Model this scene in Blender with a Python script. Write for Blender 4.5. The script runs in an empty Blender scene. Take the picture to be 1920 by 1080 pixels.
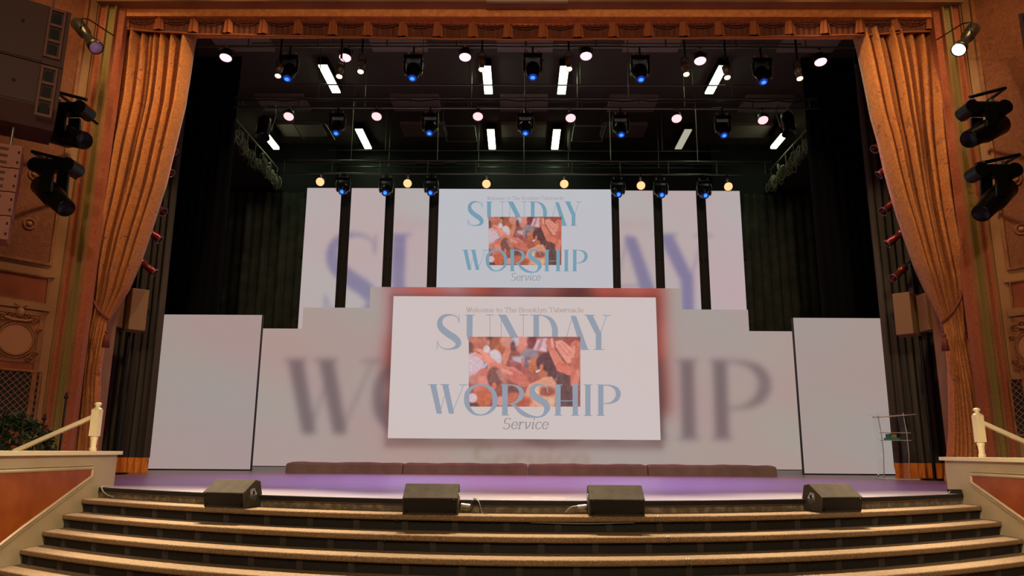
import bpy, math, random
import numpy as np
from math import sin, cos, tan, pi, radians, sqrt, atan2, hypot
from mathutils import Vector, Matrix, Euler
random.seed(7)
rng = np.random.default_rng(7)
S = bpy.context.scene
COL = S.collection

# ------------------------------------------------------------------ camera
FPX = 1408.0
CAM = np.array([-.12, 0.0, .49])
YAW, PIT, ROL = radians(.57), radians(12.2), radians(.4)
Rm = Matrix.Rotation(YAW, 3, 'Z') @ Matrix.Rotation(pi/2 + PIT, 3, 'X') @ Matrix.Rotation(ROL, 3, 'Z')
Rn = np.array(Rm)
cd = bpy.data.cameras.new('camera'); cam = bpy.data.objects.new('camera', cd); COL.objects.link(cam)
cam.matrix_world = Matrix.Translation(Vector(CAM)) @ Rm.to_4x4()
cd.sensor_width = 36; cd.lens = FPX / 1920 * 36; cd.clip_end = 200; cd.clip_start = .05
S.camera = cam
S.view_settings.view_transform = 'Standard'; S.view_settings.look = 'None'
S.view_settings.exposure = 0; S.view_settings.gamma = 1; S.view_settings.use_curve_mapping = False

def P(x, y, Y=None, Z=None, X=None):
    """the place in the hall where the sight line through photo pixel (x, y) meets a known plane"""
    d = Rn @ np.array([(x-960)/FPX, -(y-540)/FPX, -1])
    t = (Y-CAM[1])/d[1] if Y is not None else (Z-CAM[2])/d[2] if Z is not None else (X-CAM[0])/d[0]
    return CAM + t*d

def s2l(c):
    c = np.asarray(c, float)/255
    return np.where(c <= .04045, c/12.92, ((c+.055)/1.055)**2.4)
def lin(c): return tuple(float(v) for v in s2l(c)) + (1,)

# ------------------------------------------------------------------ world and big lights
w = bpy.data.worlds.new('world'); S.world = w; w.use_nodes = True
w.node_tree.nodes['Background'].inputs[0].default_value = (1, .55, .3, 1)
w.node_tree.nodes['Background'].inputs[1].default_value = .012

def light(kind, name, loc, target, power, color, size=.3, size_y=None, angle=60, blend=.6, parent=None):
    l = bpy.data.lights.new(name, kind); l.energy = power; l.color = color
    if kind == 'AREA':
        l.size = size
        if size_y: l.shape = 'RECTANGLE'; l.size_y = size_y
    elif kind == 'SPOT':
        l.shadow_soft_size = size; l.spot_size = radians(angle); l.spot_blend = blend
    else: l.shadow_soft_size = size
    o = bpy.data.objects.new(name, l); COL.objects.link(o)
    o.location = loc
    if target is not None:
        o.rotation_euler = (Vector(target)-Vector(loc)).to_track_quat('-Z', 'Y').to_euler()
    if parent: o.parent = parent
    return o

# the hall's own lighting over the seats behind the camera
light('AREA', 'hall_light', (0, -6, 9.5), (0, 12, 1.5), 430, (1, .68, .42), 9, 4)
light('SPOT', 'balcony_light', (0, -7.5, 7.0), (0, 12.5, 2.2), 3500, (1, .74, .48), .4, angle=70, blend=1)
for s in (-1, 1):
    # wall washers high beside the proscenium
    light('SPOT', 'wall_washer', (s*7.7, 9.9, 9.3), (s*7.45, 13.0, 6.2), 300, (1, .62, .28), .25, angle=75, blend=1)
    light('SPOT', 'curtain_washer', (s*3.6, 10.6, 9.9), (s*7.2, 13.0, 5.4), 1050, (1, .70, .36), .15, angle=50, blend=1)
    # balcony rail lights that pick out the cheek walls and handrails
    light('SPOT', 'rail_light', (-s*4.0, -1.0, 6.0), (s*5.7, 9.1, .05), 3700, (1, .92, .72), .12, angle=19, blend=1)

# ------------------------------------------------------------------ materials
def newmat(name):
    m = bpy.data.materials.new(name); m.use_nodes = True
    nt = m.node_tree; b = nt.nodes['Principled BSDF']
    return m, nt, b
def mat(name, c, rough=.6, metal=0, c2=None, scale=8, detail=4, bump=0, bscale=None, spec=.5, stretch=None, sheen=0, lo=.35, hi=.65):
    m, nt, b = newmat(name)
    N, L = nt.nodes, nt.links
    b.inputs['Base Color'].default_value = lin(c)
    b.inputs['Roughness'].default_value = rough; b.inputs['Metallic'].default_value = metal
    b.inputs['Specular IOR Level'].default_value = spec
    if sheen: b.inputs['Sheen Weight'].default_value = sheen
    tc = N.new('ShaderNodeTexCoord'); mp = N.new('ShaderNodeMapping'); L.new(tc.outputs['Object'], mp.inputs[0])
    if stretch: mp.inputs['Scale'].default_value = stretch
    if c2 is not None:
        n = N.new('ShaderNodeTexNoise'); n.inputs['Scale'].default_value = scale; n.inputs['Detail'].default_value = detail
        L.new(mp.outputs[0], n.inputs['Vector'])
        r = N.new('ShaderNodeValToRGB'); r.color_ramp.elements[0].position = lo; r.color_ramp.elements[1].position = hi
        r.color_ramp.elements[0].color = lin(c); r.color_ramp.elements[1].color = lin(c2)
        L.new(n.outputs['Fac'], r.inputs[0]); L.new(r.outputs[0], b.inputs['Base Color'])
    if bump:
        n = N.new('ShaderNodeTexNoise'); n.inputs['Scale'].default_value = bscale or scale*4; n.inputs['Detail'].default_value = 3
        L.new(mp.outputs[0], n.inputs['Vector'])
        bp = N.new('ShaderNodeBump'); bp.inputs['Strength'].default_value = bump; bp.inputs['Distance'].default_value = .02
        L.new(n.outputs['Fac'], bp.inputs['Height']); L.new(bp.outputs[0], b.inputs['Normal'])
    return m
def emis(name, c, strength=1.0, sample=True):
    m, nt, b = newmat(name)
    b.inputs['Base Color'].default_value = (0.02, .02, .02, 1)
    b.inputs['Emission Color'].default_value = lin(c); b.inputs['Emission Strength'].default_value = strength
    if not sample: m.cycles.emission_sampling = 'NONE'
    return m
def display_mat(name, strength=1.0, sample=True):
    m, nt, b = newmat(name)
    a = nt.nodes.new('ShaderNodeVertexColor'); a.layer_name = 'Col'
    b.inputs['Base Color'].default_value = (.01, .01, .01, 1); b.inputs['Roughness'].default_value = .7
    b.inputs['Specular IOR Level'].default_value = .1
    nt.links.new(a.outputs[0], b.inputs['Emission Color']); b.inputs['Emission Strength'].default_value = strength
    if not sample: m.cycles.emission_sampling = 'NONE'
    return m
def brocade(name, base, alt, dark, scale=3.0, rough=.75):
    m, nt, b = newmat(name); N, L = nt.nodes, nt.links
    tc = N.new('ShaderNodeTexCoord')
    n = N.new('ShaderNodeTexNoise'); n.inputs['Scale'].default_value = scale; n.inputs['Detail'].default_value = 3; n.inputs['Distortion'].default_value = 2.2
    L.new(tc.outputs['Object'], n.inputs['Vector'])
    r = N.new('ShaderNodeValToRGB'); e = r.color_ramp.elements
    e[0].position = .30; e[0].color = lin(base); e[1].position = .74; e[1].color = lin(base)
    for p, c in ((.46, base), (.50, alt), (.54, base), (.64, base), (.67, dark), (.71, base)):
        x = e.new(p); x.color = lin(c)
    L.new(n.outputs['Fac'], r.inputs[0])
    v = N.new('ShaderNodeTexVoronoi'); v.inputs['Scale'].default_value = scale*9; L.new(tc.outputs['Object'], v.inputs['Vector'])
    mx = N.new('ShaderNodeMixRGB'); mx.blend_type = 'MULTIPLY'; mx.inputs[0].default_value = .35
    L.new(r.outputs[0], mx.inputs[1]); L.new(v.outputs['Distance'], mx.inputs[2])
    L.new(mx.outputs[0], b.inputs['Base Color']); b.inputs['Roughness'].default_value = rough
    b.inputs['Sheen Weight'].default_value = .15
    return m
def keyband(name, c1, c2, sc=9):
    m, nt, b = newmat(name); N, L = nt.nodes, nt.links
    tc = N.new('ShaderNodeTexCoord'); br = N.new('ShaderNodeTexBrick')
    mp = N.new('ShaderNodeMapping'); mp.inputs['Rotation'].default_value = (pi/2, 0, 0)
    L.new(tc.outputs['Object'], mp.inputs[0]); L.new(mp.outputs[0], br.inputs['Vector'])
    br.inputs['Scale'].default_value = sc; br.inputs['Mortar Size'].default_value = .035
    br.inputs['Brick Width'].default_value = .6; br.inputs['Row Height'].default_value = .35
    br.inputs['Color1'].default_value = lin(c1); br.inputs['Color2'].default_value = lin(c1); br.inputs['Mortar'].default_value = lin(c2)
    L.new(br.outputs['Color'], b.inputs['Base Color']); b.inputs['Roughness'].default_value = .6
    return m

M = dict(
    gun=mat('gunmetal', (84, 80, 70), .35, .8),
    slotted=keyband('slotted_channel_paint', (30, 24, 22), (84, 74, 66), 14),
    black=mat('black_paint', (14, 14, 14), .7), velour=mat('black_velour', (9, 10, 9), .95, c2=(6, 6, 7), scale=3),
    green_velour=mat('dark_green_velour', (86, 86, 76), .95, c2=(64, 66, 56), scale=2),
    legdrape=mat('charcoal_drape', (76, 69, 58), .8, c2=(52, 48, 42), scale=2, stretch=(3, 3, .1)),
    metal=mat('black_metal', (22, 22, 24), .35, .6), steel=mat('steel_pipe', (120, 122, 112), .35, .9),
    silver=mat('silver_metal', (200, 200, 200), .3, .9), chain=mat('worn_steel', (150, 145, 130), .4, .8),
    redlit_metal=mat('black_tube_red_reflection', (120, 52, 40), .3, .5),  # reflected red stage light is put into the tube's base colour
    cream=mat('cream_paint', (196, 172, 132), .5, c2=(186, 160, 120), scale=2), ivory=mat('ivory_gloss_paint', (238, 218, 172), .35),
    wallcream=mat('wall_cream_paint', (156, 110, 68), .6, c2=(138, 94, 54), scale=1.5),
    wallorange=mat('wall_terracotta', (150, 72, 34), .7, c2=(126, 56, 26), scale=3),
    inset=brocade('orange_brocade_panel', (128, 68, 30), (146, 84, 40), (106, 54, 24), 4),
    curtain=brocade('orange_brocade_curtain', (206, 126, 58), (178, 116, 74), (128, 84, 70), 2.4),
    fringe=mat('orange_fringe', (252, 166, 62), .8, c2=(226, 126, 40), scale=30, stretch=(2, 2, .2)),
    tassel=mat('russet_cord', (120, 52, 34), .7),
    valance=mat('russet_valance', (120, 56, 26), .8, c2=(84, 38, 18), scale=40, stretch=(1.5, 1.5, .05)),
    jabot=mat('gold_jabot', (160, 84, 38), .8),
    header=mat('header_ochre', (236, 150, 78), .6, c2=(214, 124, 56), scale=12),
    pink=brocade('rose_brocade_band', (176, 84, 50), (196, 120, 80), (130, 52, 34), 14),
    key=keyband('green_key_band', (150, 128, 62), (110, 96, 50)),
    insetstair=mat('stair_orange_panel', (170, 84, 22), .45, c2=(150, 66, 14), scale=4),
    carpet=mat('step_carpet', (146, 118, 82), .95, c2=(116, 92, 62), scale=60, bump=.6, bscale=90),
    riser=mat('step_riser_black', (30, 29, 24), .8, c2=(20, 19, 16), scale=30),
    stud=mat('step_stud', (42, 35, 28), .7), fascia=mat('mottled_fascia', (100, 90, 70), .8, c2=(150, 136, 108), scale=14, lo=.45, hi=.7),
    floor=mat('stage_floor', (118, 110, 118), .36, c2=(134, 124, 132), scale=2.5, stretch=(.4, 3, 1)),
    wedge=mat('wedge_textured_paint', (78, 70, 56), .85, spec=.15, c2=(68, 60, 48), scale=9, bump=.25, bscale=120), grille=mat('wedge_grille', (11, 10, 9), .7),
    speaker=mat('speaker_tan_paint', (138, 106, 74), .6), arrayf=mat('array_frame_paint', (120, 76, 60), .6), arrayshade=mat('array_pink_paint_shaded', (78, 48, 38), .6), arrayp=mat('array_pink_paint', (176, 110, 86), .6, c2=(160, 98, 76), scale=2),  # bass cabinet brown is the pink paint with shade put into its colour
    slot=mat('array_slot', (92, 52, 40), .7),
    cover=mat('brown_cover_cloth', (134, 132, 114), .9, c2=(118, 116, 100), scale=3, bump=.4, bscale=6),
    leaf=mat('shrub_leaf', (44, 66, 22), .6, c2=(26, 44, 14), scale=20), iron=mat('black_iron', (16, 14, 12), .5, .5),
    teal=mat('teal_book', (40, 150, 120), .5), skin=mat('tan_box', (200, 150, 110), .6),
    hall=mat('hall_carpet', (50, 30, 24), .95), ceil=mat('ceiling_black', (84, 70, 62), .9), acpanel=mat('ceiling_panel', (150, 132, 120), .9),
    frame=mat('screen_frame', (34, 26, 24), .6), cable=mat('cable_rubber', (40, 38, 36), .5), greycable=mat('grey_cable', (150, 140, 125), .5),
    rope=mat('rope', (150, 145, 115), .8), tape=mat('white_tape', (220, 215, 225), .5), ply=mat('plywood', (110, 78, 38), .8),
    plaster=mat('carved_plaster', (150, 92, 48), .6, c2=(120, 68, 34), scale=8), medal=mat('medallion_face', (164, 108, 72), .6),
)
m, nt, b = newmat('clear_acrylic'); M['acrylic'] = m
b.inputs['Base Color'].default_value = (.95, .97, 1, 1); b.inputs['Transmission Weight'].default_value = 1; b.inputs['Roughness'].default_value = .02; b.inputs['IOR'].default_value = 1.05
M['acedge'] = mat('acrylic_edge', (205, 205, 210), .2)

# ------------------------------------------------------------------ mesh builder
class MB:
    def __init__(s): s.v = []; s.f = []; s.sm = []
    def add(s, vs, fs, smooth=False):
        k = len(s.v); s.v += [tuple(map(float, p)) for p in vs]
        s.f += [tuple(i+k for i in f) for f in fs]; s.sm += [smooth]*len(fs); return s
    def box(s, x0, x1, y0, y1, z0, z1, Mx=None):
        vs = [Vector((x, y, z)) for z in (z0, z1) for y in (y0, y1) for x in (x0, x1)]
        if Mx is not None: vs = [Mx @ v for v in vs]
        return s.add(vs, [(0, 2, 3, 1), (4, 5, 7, 6), (0, 1, 5, 4), (2, 6, 7, 3), (0, 4, 6, 2), (1, 3, 7, 5)])
    def cyl(s, a, b, r0, r1=None, n=14, cap=True):
        r1 = r0 if r1 is None else r1
        a, b = Vector(a), Vector(b); d = (b-a).normalized()
        u = d.orthogonal().normalized(); w = d.cross(u)
        vs = []
        for c, r in ((a, r0), (b, r1)):
            vs += [c + (u*cos(2*pi*i/n) + w*sin(2*pi*i/n))*r for i in range(n)]
        s.add(vs, [(i, (i+1) % n, n+(i+1) % n, n+i) for i in range(n)], True)
        if cap: s.add(vs, [tuple(range(n-1, -1, -1)), tuple(range(n, 2*n))])
        return s
    def lathe(s, a, d, prof, n=18):
        """prof: (distance along d, radius) pairs"""
        a, d = Vector(a), Vector(d).normalized(); u = d.orthogonal().normalized(); w = d.cross(u)
        vs = []
        for t, r in prof: vs += [a + d*t + (u*cos(2*pi*i/n)+w*sin(2*pi*i/n))*r for i in range(n)]
        fs = [(j*n+i, j*n+(i+1) % n, (j+1)*n+(i+1) % n, (j+1)*n+i) for j in range(len(prof)-1) for i in range(n)]
        return s.add(vs, fs, True)
    def tube(s, pts, r, n=6):
        pts = [Vector(p) for p in pts]; vs = []
        for i, p in enumerate(pts):
            d = (pts[min(i+1, len(pts)-1)]-pts[max(i-1, 0)]).normalized()
            u = d.cross(Vector((.13, .31, .94))).normalized(); w = d.cross(u)
            vs += [p + (u*cos(2*pi*k/n)+w*sin(2*pi*k/n))*r for k in range(n)]
        fs = [(j*n+i, j*n+(i+1) % n, (j+1)*n+(i+1) % n, (j+1)*n+i) for j in range(len(pts)-1) for i in range(n)]
        fs += [tuple(range(n-1, -1, -1)), tuple(range((len(pts)-1)*n, len(pts)*n))]
        return s.add(vs, fs, True)
    def ring(s, c, nrm, R, r, n=24, k=8, sx=1, sy=1):
        c, d = Vector(c), Vector(nrm).normalized(); u = Vector((0, 0, 1)).cross(d)
        u = u.normalized() if u.length > .01 else Vector((1, 0, 0)); w = d.cross(u)
        vs = []
        for i in range(n):
            a = 2*pi*i/n; e = u*cos(a)*sx + w*sin(a)*sy
            vs += [c + e*(R+r*cos(2*pi*j/k)) + d*r*sin(2*pi*j/k) for j in range(k)]
        return s.add(vs, [(i*k+j, i*k+(j+1) % k, ((i+1) % n)*k+(j+1) % k, ((i+1) % n)*k+j) for i in range(n) for j in range(k)], True)
    def prism(s, poly, axis, a, b):
        """poly of 2-D points extruded along 'X','Y' or 'Z' from a to b"""
        def mk(p, t): return (t, p[0], p[1]) if axis == 'X' else (p[0], t, p[1]) if axis == 'Y' else (p[0], p[1], t)
        n = len(poly); vs = [mk(p, a) for p in poly]+[mk(p, b) for p in poly]
        return s.add(vs, [(i, (i+1) % n, n+(i+1) % n, n+i) for i in range(n)]+[tuple(range(n-1, -1, -1)), tuple(range(n, 2*n))])
    def sphere(s, c, r, n=12, k=8, sc=(1, 1, 1)):
        vs = [Vector(c)+Vector((r*sc[0]*sin(pi*j/k)*cos(2*pi*i/n), r*sc[1]*sin(pi*j/k)*sin(2*pi*i/n), r*sc[2]*cos(pi*j/k))) for j in range(k+1) for i in range(n)]
        return s.add(vs, [(j*n+i, (j+1)*n+i, (j+1)*n+(i+1) % n, j*n+(i+1) % n) for j in range(k) for i in range(n)], True)
    def grid(s, fn, nu, nv, smooth=True):
        vs = [fn(i/nu, j/nv) for j in range(nv+1) for i in range(nu+1)]
        return s.add(vs, [(j*(nu+1)+i, j*(nu+1)+i+1, (j+1)*(nu+1)+i+1, (j+1)*(nu+1)+i) for j in range(nv) for i in range(nu)], smooth)
    def build(s, name, m, parent=None, origin=None, bevel=0, rot=None, loc=None):
        me = bpy.data.meshes.new(name)
        o0 = Vector(origin) if origin is not None else Vector((0, 0, 0))
        me.from_pydata([Vector(v)-o0 for v in s.v], [], s.f); me.validate()
        if len(me.polygons) == len(s.sm): me.polygons.foreach_set('use_smooth', s.sm)
        me.materials.append(M[m] if isinstance(m, str) else m); me.update()
        o = bpy.data.objects.new(name, me); COL.objects.link(o)
        o.location = o0 if loc is None else loc
        if rot: o.rotation_euler = rot
        if parent is not None:
            o.parent = parent
            if loc is None: o.location = (0, 0, 0)     # origin = the parent's base: coordinates are given in the hall's frame
        if bevel:
            bm_ = o.modifiers.new('bevel', 'BEVEL'); bm_.width = bevel; bm_.segments = 2; bm_.limit_method = 'ANGLE'
        return o

def tag(o, label, cat, group=None):
    o['label'] = label; o['category'] = cat
    if group: o['group'] = group
    return o
def struct(o): o['kind'] = 'structure'; return o
def thing(name, label, cat, loc=(0, 0, 0), rz=0, group=None, rot=None):
    o = bpy.data.objects.new(name, None); COL.objects.link(o); o.location = loc
    o.rotation_euler = rot if rot else (0, 0, rz); o.empty_display_size = .1
    return tag(o, label, cat, group)
def kids(o): return [c for c in bpy.data.objects if c.parent is o]
def dup(root, loc, label, group=None, rot=None):
    def rec(o, par):
        c = o.copy(); COL.objects.link(c); c.parent = par
        for ch in kids(o): rec(ch, c)
        return c
    src = kids(root); c = root.copy(); COL.objects.link(c); c.location = loc
    if rot is not None: c.rotation_euler = rot
    c['label'] = label
    if group: c['group'] = group
    for ch in src: rec(ch, c)
    return c
ORD = ['leftmost', 'second from the left', 'third from the left', 'fourth from the left', 'fifth from the left', 'sixth from the left', 'seventh from the left']
def ordn(i, n):
    if i == n-1: return 'rightmost'
    if n > 4 and i >= n/2: return {1: 'second', 2: 'third', 3: 'fourth'}[n-1-i] + ' from the right'
    return ORD[i]

# ================================================================== STRUCTURE
def cur(x): return .072*x*x - .0002*x**4
XL, XR = -5.42, 5.45
ZT = [-.124, -.275, -.425, -.575, -.725, -.875]
FRONT = [7.83, 7.46, 7.11, 6.76, 6.41, 6.06, 5.71]
xs = [XL+.004 + (XR-XL-.008)*i/48 for i in range(49)]

# stage floor with its curved front edge
poly = [(x, FRONT[0]+cur(x)) for x in xs] + [(XR+.02, 10.0), (10.6, 10.0), (10.6, 26), (-10.6, 26), (-10.6, 10.0), (XL-.02, 10.0)]
struct(MB().prism(poly, 'Z', -.06, 0).build('floor', 'floor'))
b_ = MB(); b_.box(-14, 14, -8, 8.6, -1.12, -1.02)
struct(b_.build('floor_hall', 'hall'))
struct(MB().box(-10.7, 10.7, 25.9, 26.1, -.06, 11.3).build('wall_back', 'black'))
struct(MB().box(-10.8, -10.6, 13.7, 26, -.06, 11.3).build('wall_stage_left', 'black'))
struct(MB().box(10.6, 10.8, 13.7, 26, -.06, 11.3).build('wall_stage_right', 'black'))
struct(MB().box(-10.8, 10.8, 13.4, 26.1, 11.25, 11.4).build('ceiling', 'ceil'))
# proscenium: piers either side and the header over the opening
for s, nm in ((-1, 'left'), (1, 'right')):
    b = MB(); a, c = sorted((s*7.62 if s < 0 else s*7.50, s*8.4))
    b.box(a, c, 13.45, 13.75, 0, 9.2); struct(b.build('wall_pier_'+nm, 'wallcream'))
    a, c = sorted((s*8.15, s*10.8)); struct(MB().box(a, c, 12.76, 13.7, -.06, 11.3).build('wall_proscenium_'+nm, 'black'))
struct(MB().box(-8.6, 8.6, 12.95, 13.2, 8.28, 11.4).build('wall_front', 'header'))

# vertical bands of the proscenium frame, Y = 12.6; real strips with thickness
ti = [1]
def trim(b, m):
    o = struct(b.build('trim_%d' % ti[0], m)); ti[0] += 1; return o
for s in (-1, 1):
    X = lambda a: s*a
    def strip(x0, x1, y0, y1, m, z0=-.0, z1=10.2):
        a, c = sorted((s*x0, s*x1)); return trim(MB().box(a, c, y0, y1, z0, z1), m)
    strip(7.56, 7.68, 12.66, 12.80, 'pink')
    strip(7.68, 7.71, 12.56, 12.72, 'wallcream')
    strip(7.71, 7.84, 12.62, 12.75, 'key')
    strip(7.84, 7.87, 12.56, 12.72, 'wallcream')
    strip(7.87, 7.99, 12.60, 12.74, 'pink')
    strip(7.99, 8.03, 12.54, 12.70, 'wallcream')
# outer splay walls of the hall beside the stage
def splay(s, t, z, off=0):
    """point t metres along the wall from its far corner, off metres proud of it"""
    d = Vector((s*.588, -.809, 0)); n = Vector((-s*.809, -.588, 0))
    return Vector((s*8.0, 12.5, z)) + d*t + n*off
def wbox(s, t0, t1, z0, z1, o0, o1, b=None):
    b = b or MB()
    vs = [splay(s, t, z, o) for z in (z0, z1) for o in (o0, o1) for t in (t0, t1)]
    return b.add(vs, [(0, 2, 3, 1), (4, 5, 7, 6), (0, 1, 5, 4), (2, 6, 7, 3), (0, 4, 6, 2), (1, 3, 7, 5)])
for s, nm in ((-1, 'left'), (1, 'right')):
    struct(wbox(s, 0, 6, -1.1, 11.4, -.3, 0).build('wall_'+nm, 'wallcream'))
    for z in (2.78, 3.36):
        trim(wbox(s, .10, 6, z-.06, z+.06, 0, .05), 'wallcream')
    # recessed orange panels with moulded frames
    def panel(t0, t1, z0, z1, m='inset', fr=.05):
        trim(wbox(s, t0, t1, z0, z1, 0, .015), m)
        f = MB()
        wbox(s, t0-fr, t0, z0-fr, z1+fr, 0, .045, f); wbox(s, t1, t1+fr, z0-fr, z1+fr, 0, .045, f)
        wbox(s, t0, t1, z0-fr, z0, 0, .045, f); wbox(s, t0, t1, z1, z1+fr, 0, .045, f); trim(f, 'plaster')
    panel(.22, 2.4, 3.55, 9.6); panel(.20, 2.4, 2.86, 3.28, 'wallorange', .02)
    panel(.24, 2.6, .2, 2.62, 'wallorange', .07)
# stair cheek walls beside the steps
def cheek(s, X):
    a, c = sorted((X, X+s*.34))
    o = struct(MB().box(a, c, 5.6, 9.98, -1.1, .40).build('wall_stair_'+('left' if s < 0 else 'right'), 'cream'))
    a, c = sorted((X+s*.0, X+s*2.6))
    b = MB().box(a, c, 9.98, 10.12, -.06, .40); trim(b, 'cream')
    a, c = sorted((X-s*.05, X+s*.40)); b = MB().box(a, c, 5.6, 10.16, .40, .445)
    a, c = sorted((X-s*.0, X+s*2.7)); b.box(a, c, 9.93, 10.16, .40, .444); trim(b, 'ivory')
    # orange panel whose lower edge follows the steps
    pl = [(5.6, .24), (9.55, .24), (9.55, .14), (8.3, -.36), (7.3, -.80), (5.6, -1.05)]
    b = MB().prism(pl, 'X', X-s*.002, X-s*.012); trim(b, 'insetstair')
    b = MB()
    for (p, q) in ((pl[0], pl[1]), (pl[1], pl[2]), (pl[2], pl[3]), (pl[3], pl[4]), (pl[4], pl[5])):
        for r_, off in ((.022, 0), (.012, .035)):
            dy, dz = q[0]-p[0], q[1]-p[1]; L_ = hypot(dy, dz); ny, nz = -dz/L_*off, dy/L_*off
            b.cyl((X-s*.008, p[0]+ny, p[1]+nz), (X-s*.008, q[0]+ny, q[1]+nz), r_, n=8)
    trim(b, 'cream')
cheek(-1, XL); cheek(1, XR)

# ================================================================== STAGE STEPS
st = thing('stage_steps', 'curved dark carpeted steps with slotted black risers across the front of the stage', 'steps', (0, 7.8, -1.02))
B0 = st.location.copy()
b = MB()
def ribbon(b, fy, z0, z1, th=.03):
    """curved upright band following the stage front"""
    vs = []
    for x in xs: vs += [(x, fy+cur(x), z0), (x, fy+cur(x), z1), (x, fy+cur(x)+th, z1), (x, fy+cur(x)+th, z0)]
    fs = []
    for i in range(len(xs)-1):
        for j in range(4): fs.append((i*4+j, i*4+(j+1) % 4, (i+1)*4+(j+1) % 4, (i+1)*4+j))
    fs += [(3, 2, 1, 0), tuple(4*(len(xs)-1)+j for j in range(4))]
    return b.add(vs, fs)
fa = ribbon(MB(), FRONT[0]+.02, ZT[0], -.061).build('fascia', 'fascia', st, B0)
ribbon(MB(), FRONT[0]-.015, -.05, -.004, .03).build('stage_edge', 'black', st, B0)
prof = [(.05, 0), (.010, -.001), (.001, -.008), (0, -.020), (0, -.040), (.008, -.052), (.44, -.052), (.44, 0)]
for k in range(5):
    vs = []; n = len(prof)
    for x in xs: vs += [(x, FRONT[k+1]+cur(x)+p, ZT[k]+q) for p, q in prof]
    fs = [(i*n+j, i*n+(j+1) % n, (i+1)*n+(j+1) % n, (i+1)*n+j) for i in range(len(xs)-1) for j in range(n)]
    fs += [tuple(range(n-1, -1, -1)), tuple((len(xs)-1)*n+j for j in range(n))]
    MB().add(vs, fs).build('tread', 'carpet', st, B0)
    z1 = ZT[k]-.053; z0 = ZT[k+1] if k < 4 else -1.02
    rs = ribbon(MB(), FRONT[k+1]+.06, z0, z1).build('riser', 'riser', st, B0)
    if k < 4:
        nn = 22; off = (.5, .15, .75, .35)[k]
        for i in range(nn):
            x = XL + (XR-XL)*(i+off)/nn; y = FRONT[k+1]+cur(x)+.05
            MB().box(x-.03, x+.03, y-.004, y+.02, z0+.001, z1-.001).build('stud', 'stud', rs, B0)
for k, x in ((0, -1.30), (1, -1.36), (2, -1.55), (0, 1.22), (1, 1.26), (2, 1.36)):
    y = FRONT[k+1]+cur(x); b = MB()
    for dx in (-.012, .012):
        b.tube([(x+dx, y+.06, ZT[k]+.004), (x+dx, y+.0, ZT[k]-.002), (x+dx, y-.012, ZT[k]-.03), (x+dx, y+.004, ZT[k]-.058)], .005)
    o = b.build('carpet_clip', 'silver', None, (x, y, ZT[k]))
    tag(o, 'silver clip over a tread joint, %s tread down, %s of centre' % (('top', 'second', 'third')[k], 'left' if x < 0 else 'right'), 'clip', 'silver clips on the tread joints')

# ================================================================== DISPLAY CONTENT
# ---- strokes of the lettering, in a 3.4286x enlargement of the photo's main screen
def Z5(x, y): return (700 + x/3.42857, 530 + y/3.42857)
SUNDAY = [
 ('c', [(550,262,3),(546,235,4),(530,217,6),(505,208,8),(470,210,16),(440,226,26),(427,258,34),(440,295,42),(485,332,44),(525,358,44),(547,388,38),(535,412,26),(505,425,12),(465,427,7),(430,412,5),(412,378,3)]),
 ('l', [(551,206,4),(551,262,4)]), ('l', [(411,372,4),(411,430,4)]),
 ('l', [(592,208,5),(655,208,5)]), ('c', [(620,208,38),(619,290,38),(620,345,36),(634,385,28),(662,418,12),(700,427,6),(735,402,4),(749,350,4),(749,208,4)]), ('l', [(722,208,5),(776,208,5)]),
 ('l', [(798,208,5),(850,208,5)]), ('l', [(822,208,4),(822,430,4)]), ('l', [(830,208,50),(948,430,50)]), ('l', [(964,208,4),(964,430,4)]), ('l', [(938,208,5),(992,208,5)]),
 ('l', [(1005,208,5),(1080,208,5)]), ('l', [(1047,208,36),(1047,430,36)]), ('c', [(1060,209,5),(1100,214,10),(1140,238,26),(1163,282,36),(1168,330,38),(1156,375,30),(1120,414,12),(1060,429,5)]),
 ('l', [(1283,208,4),(1218,430,4)]), ('l', [(1286,214,34),(1358,430,44)]), ('l', [(1196,430,5),(1240,430,5)]), ('l', [(1318,430,5),(1390,430,5)]), ('l', [(1240,350,4),(1330,350,4)]),
 ('l', [(1356,209,5),(1424,209,5)]), ('l', [(1388,209,44),(1447,330,40)]), ('l', [(1448,322,36),(1448,430,36)]), ('l', [(1500,212,4),(1458,330,4)]), ('l', [(1474,211,5),(1524,211,5)]), ('l', [(1416,430,5),(1486,430,5)])]
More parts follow.
